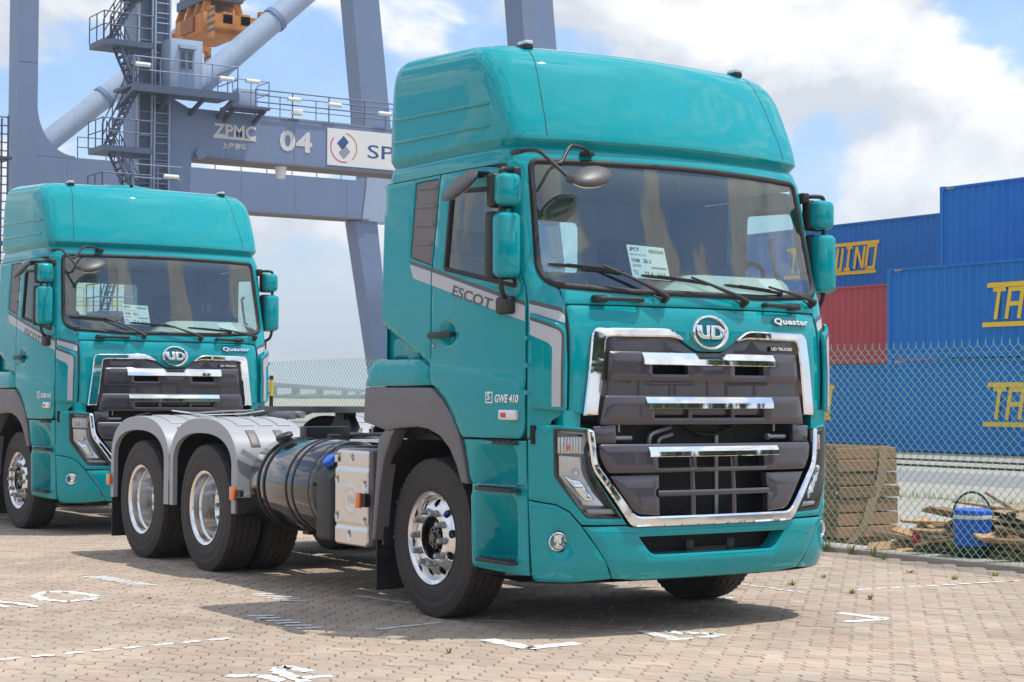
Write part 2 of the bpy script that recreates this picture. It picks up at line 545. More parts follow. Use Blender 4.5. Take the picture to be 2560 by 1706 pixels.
def panel_mesh(fn,poly,holes=(),off=0.0,depth=.02,h=.06,bev=.004,disp=None,extra=None,sub=None,nfn=None,hole_depth=None):
    """skin panel with thickness: follows fn(a,b)->point, lifted by off along the normal"""
    loops=[]
    for i,L in enumerate([poly]+list(holes)):
        L=[(p[0],p[1]) for p in L]
        ar=area2(L)
        if (i==0)!=(ar>0): L=L[::-1]
        loops.append(subdiv(L,sub or h))
    ins=[inset(L,bev) for L in loops] if bev>0 else loops
    V,F,idx=triangulate(ins,h,extra)
    def at(a,b,o):
        n=nfn(a,b) if nfn else norm_of(fn,a,b)
        return fn(a,b)+n*(o+(disp(a,b) if disp else 0))
    v=[at(a,b,off) for a,b in V]; f=list(F)
    for li,(L,ix) in enumerate(zip(loops,idx)):
        n=len(L); dd=depth if li==0 or hole_depth is None else hole_depth
        if bev>0:
            b0=len(v); v+=[at(a,b,off-bev*.75) for a,b in L]; ring=list(range(b0,b0+n))
            f+=[(ring[i],ring[(i+1)%n],ix[(i+1)%n],ix[i]) for i in range(n)]
        else: ring=ix
        if dd>0:
            c0=len(v); v+=[at(a,b,off-dd) for a,b in L]
            f+=[(c0+i,c0+(i+1)%n,ring[(i+1)%n],ring[i]) for i in range(n)]
    return v,f
def panel(name,fn,poly,mat,parent,holes=(),mirror=False,smooth=42,**kw):
    v,f=panel_mesh(fn,poly,holes,**kw)
    o=ob(name,v,f,mat,parent,smooth)
    if not mirror: return o
    o2=ob(name,[(p[0],-p[1],p[2]) for p in v],[tuple(reversed(q)) for q in f],mat,parent,smooth)
    return o,o2
# ------------------------------------------------------------------ ground
def ground_material(name, c0, c1, scale, rough=.9, joints=None):
    m = bpy.data.materials.new(name); m.use_nodes = True; t = m.node_tree; b = t.nodes['Principled BSDF']; b.inputs['Roughness'].default_value = rough
    tcn = t.nodes.new('ShaderNodeTexCoord'); n = t.nodes.new('ShaderNodeTexNoise'); n.inputs['Scale'].default_value = scale; n.inputs['Detail'].default_value = 9; n.inputs['Roughness'].default_value = .7
    t.links.new(tcn.outputs['Object'], n.inputs['Vector'])
    n2 = t.nodes.new('ShaderNodeTexNoise'); n2.inputs['Scale'].default_value = scale * 40; n2.inputs['Detail'].default_value = 4; t.links.new(tcn.outputs['Object'], n2.inputs['Vector'])
    ad = t.nodes.new('ShaderNodeMath'); ad.operation = 'MULTIPLY_ADD'; ad.inputs[1].default_value = .45; t.links.new(n2.outputs['Fac'], ad.inputs[0]); 
    sb = t.nodes.new('ShaderNodeMath'); sb.operation = 'MULTIPLY'; sb.inputs[1].default_value = .55; t.links.new(n.outputs['Fac'], sb.inputs[0]); t.links.new(sb.outputs[0], ad.inputs[2])
    mr = t.nodes.new('ShaderNodeMapRange'); mr.inputs['From Min'].default_value = .35; mr.inputs['From Max'].default_value = .65; t.links.new(ad.outputs[0], mr.inputs['Value'])
    mx = t.nodes.new('ShaderNodeMix'); mx.data_type = 'RGBA'; mx.inputs['A'].default_value = (*c0, 1); mx.inputs['B'].default_value = (*c1, 1)
    t.links.new(mr.outputs[0], mx.inputs['Factor']); col = mx.outputs['Result']
    t.links.new(col, b.inputs['Base Color'])
    bp = t.nodes.new('ShaderNodeBump'); bp.inputs['Strength'].default_value = .25; bp.inputs['Distance'].default_value = .01; t.links.new(n2.outputs['Fac'], bp.inputs['Height']); t.links.new(bp.outputs[0], b.inputs['Normal'])
    return m
def paver_material():
    m = bpy.data.materials.new('paver_concrete'); m.use_nodes = True; t = m.node_tree; b = t.nodes['Principled BSDF']; b.inputs['Roughness'].default_value = .88
    geo = t.nodes.new('ShaderNodeNewGeometry'); oi = t.nodes.new('ShaderNodeObjectInfo')
    ad = t.nodes.new('ShaderNodeMath'); ad.operation = 'ADD'; t.links.new(geo.outputs['Random Per Island'], ad.inputs[0]); t.links.new(oi.outputs['Random'], ad.inputs[1])
    fr = t.nodes.new('ShaderNodeMath'); fr.operation = 'FRACT'; t.links.new(ad.outputs[0], fr.inputs[0])
    cr = t.nodes.new('ShaderNodeValToRGB'); e = cr.color_ramp.elements
    e[0].position = 0; e[0].color = (0.413, 0.324, 0.248, 1); e[1].position = 1; e[1].color = (0.502, 0.409, 0.318, 1)
    for p, c in ((.25, (0.457, 0.345, 0.264, 1)), (.5, (0.438, 0.362, 0.286, 1)), (.75, (0.489, 0.377, 0.286, 1))):
        x = e.new(p); x.color = c
    t.links.new(fr.outputs[0], cr.inputs['Fac'])
    n = t.nodes.new('ShaderNodeTexNoise'); n.inputs['Scale'].default_value = .55; n.inputs['Detail'].default_value = 8; n.inputs['Roughness'].default_value = .7
    t.links.new(geo.outputs['Position'], n.inputs['Vector'])
    n2 = t.nodes.new('ShaderNodeTexNoise'); n2.inputs['Scale'].default_value = 90; n2.inputs['Detail'].default_value = 5; t.links.new(geo.outputs['Position'], n2.inputs['Vector'])
    mr = t.nodes.new('ShaderNodeMapRange'); mr.inputs['From Min'].default_value = .35; mr.inputs['From Max'].default_value = .68; mr.inputs['To Min'].default_value = .70; mr.inputs['To Max'].default_value = 1.08; t.links.new(n.outputs['Fac'], mr.inputs['Value'])
    mr2 = t.nodes.new('ShaderNodeMapRange'); mr2.inputs['From Min'].default_value = .3; mr2.inputs['From Max'].default_value = .7; mr2.inputs['To Min'].default_value = .86; mr2.inputs['To Max'].default_value = 1.12; t.links.new(n2.outputs['Fac'], mr2.inputs['Value'])
    mu = t.nodes.new('ShaderNodeMath'); mu.operation = 'MULTIPLY'; t.links.new(mr.outputs[0], mu.inputs[0]); t.links.new(mr2.outputs[0], mu.inputs[1])
    vm = t.nodes.new('ShaderNodeVectorMath'); vm.operation = 'SCALE'; t.links.new(cr.outputs[0], vm.inputs[0]); t.links.new(mu.outputs[0], vm.inputs['Scale'])
    t.links.new(vm.outputs[0], b.inputs['Base Color'])
    bp = t.nodes.new('ShaderNodeBump'); bp.inputs['Strength'].default_value = .3; bp.inputs['Distance'].default_value = .004; t.links.new(n2.outputs['Fac'], bp.inputs['Height']); t.links.new(bp.outputs[0], b.inputs['Normal'])
    return m
sand = ground_material('joint_sand', (.045, .036, .03), (.10, .08, .062), 3.0)
far_ground = ground_material('far_ground', (.33, .29, .23), (.42, .36, .285), .2)
concrete = ground_material('concrete_apron', (.29, .265, .235), (.38, .345, .30), .35)
asphalt = ground_material('worn_asphalt', (.19, .19, .195), (.26, .255, .255), .5)
kerb_mat = ground_material('kerb_concrete', (.33, .29, .25), (.46, .41, .35), 1.2)
pav_mat = paver_material()

def sheet(name, x0, x1, y0, y1, z, mat, parent=None, kind='structure'):
    o = ob(name, [(x0, y0, z), (x1, y0, z), (x1, y1, z), (x0, y1, z)], [(0, 1, 2, 3)], mat, parent)
    if kind: o['kind'] = kind
    return o
ground = sheet('ground', -6000, 6000, -6000, 6000, -.06, far_ground)
yard_mat = ground_material('yard_pavers_far', (.34, .275, .215), (.46, .375, .295), .8)
pavement = sheet('pavement', -60, 30, -40, 4.5, -.026, yard_mat)
fwd = Vector((math.cos(YAW), math.sin(YAW))); rgt = Vector((math.sin(YAW), -math.cos(YAW)))
def yard_pt(dep, lat): return (CAM_POS.x + fwd.x * dep + rgt.x * lat, CAM_POS.y + fwd.y * dep + rgt.y * lat)
_q = [yard_pt(6.1, -4.0), yard_pt(6.1, 4.0), yard_pt(26, 13.8), yard_pt(26, -13.8)]
def _clip(L, ymax):
    out = []
    for a, b in zip(L, L[1:] + L[:1]):
        if a[1] <= ymax: out.append(a)
        if (a[1] <= ymax) != (b[1] <= ymax): t_ = (ymax - a[1]) / (b[1] - a[1]); out.append((a[0] + (b[0] - a[0]) * t_, ymax))
    return out
_q = _clip(_q, 4.44)
ob('joint_bed', [(x, y, -.018) for x, y in _q], [tuple(range(len(_q)))], sand, pavement)
# herringbone of wavy-edged pavers laid at 45 degrees to the parking bays
CELL = .1137
def paver_outline(horizontal):
    A = .0125; g = .0034; L = []
    def edge(p, d, nrm):
        for k, o in ((0, 0), (.25, A), (.75, -A)):
            L.append((p[0] + d[0] * k + nrm[0] * o, p[1] + d[1] * k + nrm[1] * o))
    W_, H_ = (2, 1) if horizontal else (1, 2)
    for i in range(W_): edge((i, 0), (1, 0), (0, 1 / CELL))
    for j in range(H_): edge((W_, j), (0, 1), (1 / CELL, 0))
    for i in range(W_):                       # going back: same wave on the shared line
        p = (W_ - i, H_)
        for k, o in ((0, 0), (.25, -A), (.75, A)): L.append((p[0] - k, p[1] + o / CELL))
    for j in range(H_):
        p = (0, H_ - j)
        for k, o in ((0, 0), (.25, -A), (.75, A)): L.append((p[0] + o / CELL, p[1] - k))
    L = [(x * CELL, y * CELL) for x, y in L]
    return inset(L, g)
PAV = {}
for hz in (True, False):
    L = paver_outline(hz); L2 = inset(L, .004); n = len(L)
    v = [(x, y, .0) for x, y in L2] + [(x, y, -.004) for x, y in L] + [(x, y, -.03) for x, y in L]
    f = [tuple(range(n))] + [(n + i, n + (i + 1) % n, (i + 1) % n, i) for i in range(n)] + [(2 * n + i, 2 * n + (i + 1) % n, n + (i + 1) % n, n + i) for i in range(n)]
    PAV[hz] = (v, f, mesh_of('paver', v, f, pav_mat))
c45, s45 = math.cos(R(45)), math.sin(R(45))
fwd = Vector((math.cos(YAW), math.sin(YAW))); rgt = Vector((math.sin(YAW), -math.cos(YAW)))
spots = []
rng = random.Random(3)
for i in range(-190, 190):
    for j in range(-260, 150):
        d = (i - j) % 4
        if d not in (0, 2): continue
        hz = d == 0
        px, py = (i * CELL, j * CELL) if hz else (i * CELL, (j - 1) * CELL)
        cx, cy = px + CELL * (1 if hz else .5), py + CELL * (.5 if hz else 1)
        wx, wy = cx * c45 - cy * s45, cx * s45 + cy * c45
        if wy > 4.42: continue
        dep = (wx - CAM_POS.x) * fwd.x + (wy - CAM_POS.y) * fwd.y
        lat = (wx - CAM_POS.x) * rgt.x + (wy - CAM_POS.y) * rgt.y
        if dep < 6.0 or dep > 26.2 or abs(lat) > dep * .50 + 1.05: continue
        spots.append((dep, abs(lat), hz, px, py))
spots.sort()
front_row = [k for k, q in enumerate(spots) if q[0] > 8.72 and q[1] < q[0] * .288][:300]
single = set(front_row)
bulk = MB()
for k, (dep, lat, hz, px, py) in enumerate(spots):
    dz = rng.uniform(-.0025, .0015); tx, ty = rng.gauss(0, .004), rng.gauss(0, .004)
    if k in single:
        o = bpy.data.objects.new('paver', PAV[hz][2]); o.location = (px * c45 - py * s45, px * s45 + py * c45, dz); o.rotation_euler = (tx, ty, R(45)); link(o, pavement)
    else:
        v, f, _ = PAV[hz]
        bulk.add([((x + px) * c45 - (y + py) * s45, (x + px) * s45 + (y + py) * c45, z + dz + x * ty + y * tx) for x, y, z in v], f)
bo = bulk.obj('paver_field', pav_mat, pavement, None); bo['kind'] = 'stuff'
# worn white paint on the pavers
paint = bpy.data.materials.new('worn_white_paint'); paint.use_nodes = True
t = paint.node_tree; b = t.nodes['Principled BSDF']; b.inputs['Base Color'].default_value = (.74, .74, .73, 1); b.inputs['Roughness'].default_value = .75
geo = t.nodes.new('ShaderNodeNewGeometry'); n = t.nodes.new('ShaderNodeTexNoise'); n.inputs['Scale'].default_value = 14; n.inputs['Detail'].default_value = 9; n.inputs['Roughness'].default_value = .75; t.links.new(geo.outputs['Position'], n.inputs['Vector'])
mr = t.nodes.new('ShaderNodeMapRange'); mr.inputs['From Min'].default_value = .30; mr.inputs['From Max'].default_value = .48; t.links.new(n.outputs['Fac'], mr.inputs['Value']); t.links.new(mr.outputs[0], b.inputs['Alpha'])
def stroke(name, pts, w, z=.0032, steps=10):
    P = []
    for i in range(len(pts) - 1):
        for k in range(steps): P.append((pts[i][0] + (pts[i + 1][0] - pts[i][0]) * k / steps, pts[i][1] + (pts[i + 1][1] - pts[i][1]) * k / steps))
    P.append(pts[-1])
    P = [(x + rng.gauss(0, .006), y + rng.gauss(0, .006)) for x, y in P]
    v, f = ribbon(P, w); m = MB(); m.add([(x + rng.gauss(0, .0035), y + rng.gauss(0, .0035), z) for x, y in v], f)
    return m.obj(name, paint, pavement, None)
# dashed bay line and stray letters, read off the photograph
for k in range(8):
    a = k / 8; b_ = a + .085
    stroke('painted_dash', [(.40 - .14 * a, -4.05 + 1.43 * a), (.40 - .14 * b_, -4.05 + 1.43 * b_)], .055, steps=5)
for k in range(9):
    a = k / 9; stroke('painted_hatch', [(-3.50 + .87 * a, -2.19 + .10 * a), (-3.44 + .87 * a, -2.03 + .10 * a)], .05, steps=4)
stroke('painted_letter', [(-2.45, -2.93), (-2.62, -2.78), (-2.55, -2.64), (-2.2, -2.57)], .075); stroke('painted_letter', [(-2.45, -2.93), (-2.15, -2.95), (-1.98, -2.85), (-2.05, -2.66), (-2.2, -2.57)], .075)
stroke('painted_letter', [(-2.35, -3.30), (-2.05, -3.18), (-1.80, -3.12)], .06); stroke('painted_letter', [(-2.10, -3.32), (-1.85, -3.3)], .05)
stroke('painted_digit', [(1.52, -3.24), (1.62, -3.10), (1.80, -3.08)], .075); stroke('painted_digit', [(1.90, -3.00), (1.50, -2.96), (1.42, -2.86), (1.62, -2.83)], .075); stroke('painted_digit', [(1.78, -2.98), (1.80, -2.80)], .07)
stroke('painted_tick', [(1.08, -1.42), (1.50, -1.41)], .11); stroke('painted_tick', [(1.50, -1.41), (1.47, -1.05)], .10)
stroke('painted_digit', [(1.24, -.42), (1.62, -.46)], .085); stroke('painted_digit', [(1.62, -.52), (1.67, -.36)], .06); stroke('painted_digit', [(1.30, -.30), (1.46, -.28), (1.50, -.18), (1.62, -.14), (1.68, -.28)], .075)
stroke('painted_arrow', [(1.20, 1.24), (1.60, 1.27)], .085); stroke('painted_arrow', [(1.60, 1.27), (1.56, .94)], .075)
for k in range(6):
    a = k / 6; stroke('painted_hatch', [(-.63 + .84 * a, -2.14), (-.58 + .84 * a, -2.0)], .055, steps=4)
for k in range(7):
    a = k / 7; stroke('painted_dash', [(-.51 + .74 * a, 1.85), (-.45 + .74 * a, 1.87)], .05, steps=3)
for k in range(10):
    a = k / 10; stroke('painted_dash', [(.24 + .18 * a, 2.34 + 1.6 * a), (.24 + .18 * (a + .07), 2.34 + 1.6 * (a + .07))], .045, steps=4)
stroke('painted_dash', [(.2, 1.02), (.16, 1.22)], .05); stroke('painted_dash', [(.36, -1.75), (.28, -1.25)], .05)
for k in range(5): stroke('painted_hatch', [(-1.75 + .12 * k, -1.60), (-1.70 + .12 * k, -1.42)], .05, steps=4)
stroke('painted_dash', [(-1.3, -1.0), (-.7, -.9)], .07)
# strips beyond the fence
kerb = MB().box(-40, 14, 4.52, 4.90, -.05, .035, .012).obj('fence_kerb', kerb_mat); kerb['kind'] = 'structure'
sheet('concrete_apron', -60, 14, 4.9, 12.0, -.02, concrete)
sheet('concrete_road', -80, 14, 12.0, 15.3, -.012, concrete)
sheet('asphalt_lane', -80, 14, 15.3, 18.8, -.006, asphalt)
sheet('container_yard', -120, 14, 18.8, 60, -.012, concrete)
for k, y in enumerate((20.6, 23.2)):
    MB().box(-90, 13, y - .05, y + .05, -.02, .03).obj('crane_rail', black_metal, ground)
    MB().box(-90, 13, y + .5, y + .56, -.02, -.004).obj('painted_line', white_print, ground)

# ------------------------------------------------------------------ weeds
weed_mat = material('weed_green', (.26, .28, .06), .7, noise=(20, .4))
def weed(x, y, z, n, h, sp, label):
    m = MB()
    for _ in range(n):
        a = rng.uniform(0, 6.28); r_ = rng.uniform(0, sp * .35); hh = h * rng.uniform(.45, 1); l = rng.uniform(.3, 1) * sp
        p = Vector((r_ * math.cos(a), r_ * math.sin(a), 0)); d = Vector((math.cos(a), math.sin(a), 0)); s_ = Vector((-d.y, d.x, 0)) * .0035
        m.add([p - s_, p + s_, p + d * l * .5 + Vector((0, 0, hh * .8)) + s_, p + d * l * .5 + Vector((0, 0, hh * .8)) - s_, p + d * l + Vector((0, 0, hh))], [(0, 1, 2, 3), (3, 2, 4)])
    o = m.obj('weed', weed_mat, None, None); o.location = (x, y, z); tag(o, label, 'weed', 'weeds in the joints of the yard')
W_ = 'small weed tuft in the paver joints'
for x, y, n, h, sp, l in ((-.25, 2.14, 26, .06, .06, W_ + ' right of the near truck bumper'), (.39, 2.14, 22, .05, .05, W_ + ' above the painted arrow'), (.72, 1.99, 20, .055, .04, W_ + ', the nearest one behind the painted arrow'),
                       (.08, 3.53, 22, .06, .05, W_ + ' short of the blue water jug'), (-.49, 3.63, 18, .04, .06, W_ + ' left of the blue water jug'), (.06, 4.02, 20, .05, .05, W_ + ' near the fence at the right edge'),
                       (1.42, -1.88, 16, .045, .03, 'tiny weed tuft by the white painted tick'), (-1.85, -2.32, 12, .03, .03, 'tiny weed tuft beside the painted ring'), (-.55, 2.75, 16, .035, .05, W_ + ' midway to the fence')):
    weed(x, y, 0, n, h * .75, sp * 1.1, l)
for x, y, n, h, sp, l in ((-2.62, 4.44, 70, .19, .12, 'tall weed clump at the fence foot beside the near truck'), (-2.35, 4.46, 40, .12, .10, 'weed clump at the fence foot before the crate'), (-2.02, 4.46, 26, .09, .07, 'low weed clump at the fence foot, right of the crate'),
                       (-1.72, 4.44, 24, .10, .07, 'small weed clump at the fence foot left of the wood pile'), (-1.45, 4.30, 20, .07, .06, 'small weed clump on the pavers before the wood pile'), (-3.0, 4.45, 40, .16, .12, 'weed clump at the fence foot hidden by the truck nose')):
    weed(x, y, .0, n, h, sp, l)
gm_ = MB()
for _ in range(700):
    x = rng.uniform(-14, 2); y = 11.9 + rng.gauss(0, .22); a = rng.uniform(0, 6.28); h = rng.uniform(.03, .12); d = Vector((math.cos(a), math.sin(a), 0))
    p = Vector((x, y, -.01)); s_ = Vector((-d.y, d.x, 0)) * .008
    gm_.add([p - s_, p + s_, p + d * h * .6 + Vector((0, 0, h))], [(0, 1, 2)])
tag(gm_.obj('grass_verge', weed_mat, None, None), 'thin line of grass along the concrete road beyond the fence', 'grass', kind='stuff')

# ------------------------------------------------------------------ chain-link fence
fence_green = material('green_coated_wire', (.26, .56, .44), .35, noise=(3, .12))
FY, FZ0, FZ1 = 4.62, .03, 1.90
fence = empty('chain_link_fence', (0, FY, 0)); tag(fence, 'green wire chain-link fence behind the trucks, before the containers', 'fence')
DW, DH = .088, .084
def wire_mesh(x0, x1):
    m = MB(); nx = int((x1 - x0) / (DW / 2)); nz = int((FZ1 - FZ0) / (DH / 2)); rw = .0040
    for i in range(nx):
        xa = x0 + i * DW / 2; par = i % 2
        # one zig-zag wire between two neighbouring columns of knots, bowed by its weave
        pts = []
        for k in range(nz + 1):
            side_ = (k + par) % 2
            pts.append((xa + (DW / 2 if side_ else 0) + .004 * math.sin(k * .37 + i * .05) + .01 * math.sin((xa * 1.3) + k * .05), (.004 if side_ else -.004), FZ0 + k * DH / 2 + .012 * math.sin(xa * .9)))
        pts.append((pts[-1][0] + .004, 0, pts[-1][2] + .045))
        v = []; f = []
        for (x, y, z) in pts:
            for a in (0, 2.094, 4.189): v.append((x + rw * math.cos(a), y + rw * math.sin(a), z))
        for k in range(len(pts) - 1):
            for j in range(3): f.append((k * 3 + j, k * 3 + (j + 1) % 3, k * 3 + 3 + (j + 1) % 3, k * 3 + 3 + j))
        m.add(v, f)
    return m
wm = wire_mesh(-21.0, 1.6).obj('wire_mesh', fence_green, fence, None); wm['kind'] = 'stuff'
for x in (-20.8, -17.9, -8.9, -5.9, 1.5):
    MB().cyl((x, .03, 0), (x, .03, 1.86), .028, n=12).obj('fence_post', fence_green, fence)

# yellow-and-black pole behind the trucks
pole = empty('striped_pole', (-13.94, 4.35, 0)); tag(pole, 'thin yellow and black striped pole before the fence between the trucks', 'pole')
yel = material('yellow_paint', (.75, .48, .02), .45, noise=(6, .15))
for k in range(6):
    MB().cyl((0, 0, k * .28), (0, 0, k * .28 + .28), .028, n=14).obj('pole_band', yel if k % 2 else black_metal, pole)
MB().cyl((0, 0, 1.64), (0, 0, 1.70), .030, n=14).obj('pole_cap', black_plastic, pole)

# ------------------------------------------------------------------ wood behind the fence
def wood(name, c, k=.35):
    m = material(name, c, .82); t = m.node_tree; b = t.nodes['Principled BSDF']
    tcn = t.nodes.new('ShaderNodeTexCoord'); mp = t.nodes.new('ShaderNodeMapping'); mp.inputs['Scale'].default_value = (3, 3, 30); t.links.new(tcn.outputs['Object'], mp.inputs[0])
    n = t.nodes.new('ShaderNodeTexNoise'); n.inputs['Scale'].default_value = 2; n.inputs['Detail'].default_value = 7; n.inputs['Distortion'].default_value = .6; t.links.new(mp.outputs[0], n.inputs['Vector'])
    oi = t.nodes.new('ShaderNodeObjectInfo'); ad = t.nodes.new('ShaderNodeMath'); ad.operation = 'MULTIPLY_ADD'; ad.inputs[1].default_value = .5; t.links.new(oi.outputs['Random'], ad.inputs[0]); t.links.new(n.outputs['Fac'], ad.inputs[2])
    mr = t.nodes.new('ShaderNodeMapRange'); mr.inputs['From Min'].default_value = .3; mr.inputs['From Max'].default_value = 1.2; t.links.new(ad.outputs[0], mr.inputs['Value'])
    mx = t.nodes.new('ShaderNodeMix'); mx.data_type = 'RGBA'; mx.inputs['A'].default_value = (*[x * (1 - k) for x in c], 1); mx.inputs['B'].default_value = (*[x * (1 + k) for x in c], 1)
    t.links.new(mr.outputs[0], mx.inputs['Factor']); t.links.new(mx.outputs['Result'], b.inputs['Base Color']); return m
crate_wood = wood('crate_wood', (.33, .175, .095), .5); pale_wood = wood('pale_wood', (.43, .245, .125), .45); strap_mat = material('tan_cloth', (.34, .22, .13), .8, noise=(9, .2))
crate = empty('wooden_crate', (-2.70, 4.95, .0)); tag(crate, 'open brown plank crate behind the fence, right of the near truck', 'crate')
zc = .06
for k in range(7):
    h = (.118, .128, .135, .122, .13, .125, .12)[k]
    for nm, (x0, x1, y0, y1) in (('plank', (-.025, 0, -.03 * 0, .80)), ('plank', (-1.1, -.03, 0, .025)), ('plank', (-1.1, -.03, .775, .80))):
        o = MB().box(x0 + rng.uniform(-.012, .008), x1 + rng.uniform(-.008, .014), y0 + rng.uniform(-.015, .01), y1 + rng.uniform(-.035, .03), zc + .006 + rng.uniform(0, .006), zc + h - .006, .005, 1).obj(nm, crate_wood, crate)
    zc += h
for x in (-.06, -.55): MB().box(x - .05, x, .03, .77, .0, .06).obj('runner', crate_wood, crate)
MB().box(-.9, -.06, .1, .7, .80, .83, .004).obj('plank', crate_wood, crate)
m = MB(); vv = []
for k in range(15):
    zz = .95 - k * .066; yy = .60 - .0022 * k ** 2 - (.02 * math.sin(k))
    vv += [(.012 + .01 * math.sin(k * .7), yy - .055 + .01 * math.sin(k * 1.1), zz), (.02, yy + .055, zz)]
m.add(vv, [(2 * i, 2 * i + 1, 2 * i + 3, 2 * i + 2) for i in range(14)]); m.obj('strap', strap_mat, crate)
pile_labels = ('split plank', )
pr = random.Random(11)
cnt = 0
for k in range(270):
    L = pr.uniform(.35, 1.15); w = pr.uniform(.06, .12); h = pr.uniform(.018, .03)
    x = pr.uniform(-1.85, 1.1); y = 5.06 + abs(pr.gauss(0, .30)); lvl = pr.random() ** .8
    top = .42 * max(.15, 1 - max(0, abs(x + .1) - .9) / 1.4) * max(.35, min(1, .45 + (y - 5.06) / .35))
    o = MB().box(-L / 2, L / 2, -w / 2, w / 2, -h / 2, h / 2, .003, 1).obj('plank', pale_wood if (tone := pr.random() < .75) else crate_wood)
    o.location = (x, y, .03 + top * lvl); o.rotation_euler = (pr.gauss(0, .25), pr.gauss(0, .16), pr.gauss(0, .32) + (1.2 if pr.random() < .18 else 0))
    where = 'left of the jug' if x < -1.1 else ('behind the jug' if x < -.6 else ('just right of the jug' if x < 0 else 'far right of the jug'))
    tag(o, '%s%s plank %s the scrap wood heap, %s' % ('long ' if L > .8 else ('short ' if L < .55 else ''), 'pale' if tone else 'dark brown', 'high on' if lvl > .66 else ('low in' if lvl < .33 else 'halfway up'), where), 'plank', 'planks of the scrap wood heap behind the fence')
m = MB(); vv = []
for i in range(16):
    x = -1.2 + i * .14
    for y, dz in ((5.05, -.02), (5.45, .03), (5.9, -.05)): vv.append((x, y + .05 * math.sin(i), .43 + dz + .035 * math.sin(i * .8) - .02 * abs(x)))
m.add(vv, [(3 * i + k, 3 * i + 3 + k, 3 * i + 4 + k, 3 * i + k + 1) for i in range(15) for k in range(2)])
tag(m.obj('loose_sheet', strap_mat, None, 60), 'bent tan cardboard sheet lying on top of the scrap wood heap', 'cardboard')
jug = empty('water_jug', (-.96, 4.88, .03)); tag(jug, 'blue insulated water jug with black base and carrying strap, before the wood heap', 'jug')
blue_jug = material('blue_jug_plastic', (.012, .10, .62), .4, noise=(6, .1)); 
MB().lathe([(.0, .11), (.185, .11), (.192, .13), (.197, .28), (.192, .345), (.203, .352), (.203, .362)], (0, 0, 0), (0, 0, 1), 36).obj('jug_body', blue_jug, jug)
MB().lathe([(.203, .352), (.206, .356), (.206, .382), (.203, .386)], (0, 0, 0), (0, 0, 1), 36).obj('jug_band', white_print, jug)
MB().lathe([(.203, .386), (.206, .40), (.20, .428), (.18, .44), (.0, .445)], (0, 0, 0), (0, 0, 1), 36).obj('jug_lid', blue_jug, jug)
MB().lathe([(.0, 0), (.165, 0), (.172, .02), (.180, .11), (.0, .111)], (0, 0, 0), (0, 0, 1), 36).obj('jug_base', black_plastic, jug)
m = MB(); dirj = Vector((rgt.x, rgt.y, 0)).normalized()
m.tube([dirj * (-.205 * math.cos(a)) + Vector((0, 0, .36 + .23 * math.sin(a))) for a in np.linspace(0, math.pi, 22)], .011, 8); m.obj('jug_strap', black_plastic, jug)
tp = Vector((CAM_POS.x + .96, CAM_POS.y - 4.88, 0)).normalized()
m = MB(); m.cyl(tp * .185 + Vector((0, 0, .17)), tp * .235 + Vector((0, 0, .17)), .022, n=10); m.cyl(tp * .225 + Vector((0, 0, .13)), tp * .225 + Vector((0, 0, .20)), .016, n=10); m.obj('jug_tap', blue_jug, jug)
jug.scale = (.82, .82, .96)
tag(MB().ball((-1.60, 4.86, .16), (.045, .03, .09), 12, 8).obj('red_wrapper', material('red_foil', (.6, .03, .03), .3, bump=(40, 1, .02))), 'crumpled red wrapper at the foot of the scrap wood heap', 'wrapper')
# ------------------------------------------------------------------ shipping containers
def cont_mat(name, c):
    m = material(name, c, .5, spec=.2); t = m.node_tree; b = t.nodes['Principled BSDF']
    geo = t.nodes.new('ShaderNodeNewGeometry')
    mp = t.nodes.new('ShaderNodeMapping'); mp.inputs['Scale'].default_value = (2.2, 2.2, .35); t.links.new(geo.outputs['Position'], mp.inputs[0])
    n = t.nodes.new('ShaderNodeTexNoise'); n.inputs['Scale'].default_value = 1.0; n.inputs['Detail'].default_value = 8; n.inputs['Roughness'].default_value = .65; t.links.new(mp.outputs[0], n.inputs['Vector'])
    mx = t.nodes.new('ShaderNodeMix'); mx.data_type = 'RGBA'; mx.inputs['A'].default_value = (*[x * .80 for x in c], 1); mx.inputs['B'].default_value = (*[min(1, x * 1.12 + .008) for x in c], 1); t.links.new(n.outputs['Fac'], mx.inputs['Factor'])
    n2 = t.nodes.new('ShaderNodeTexNoise'); n2.inputs['Scale'].default_value = 5.5; n2.inputs['Detail'].default_value = 9; n2.inputs['Roughness'].default_value = .75; t.links.new(geo.outputs['Position'], n2.inputs['Vector'])
    mr = t.nodes.new('ShaderNodeMapRange'); mr.inputs['From Min'].default_value = .66; mr.inputs['From Max'].default_value = .72; t.links.new(n2.outputs['Fac'], mr.inputs['Value'])
    m2 = t.nodes.new('ShaderNodeMix'); m2.data_type = 'RGBA'; m2.inputs['B'].default_value = (.16, .065, .03, 1); t.links.new(mx.outputs['Result'], m2.inputs['A']); t.links.new(mr.outputs[0], m2.inputs['Factor'])
    t.links.new(m2.outputs['Result'], b.inputs['Base Color'])
    return m
c_blue = cont_mat('blue_container_paint', (.006, .175, .53)); c_red = cont_mat('red_container_paint', (.46, .075, .085)); c_dark = material('container_dark', (.03, .03, .035), .6)
c_yellow = material('yellow_lettering', (.80, .52, .012), .5, noise=(5, .1)); rust = material('rust', (.18, .07, .03), .85, noise=(15, .4))
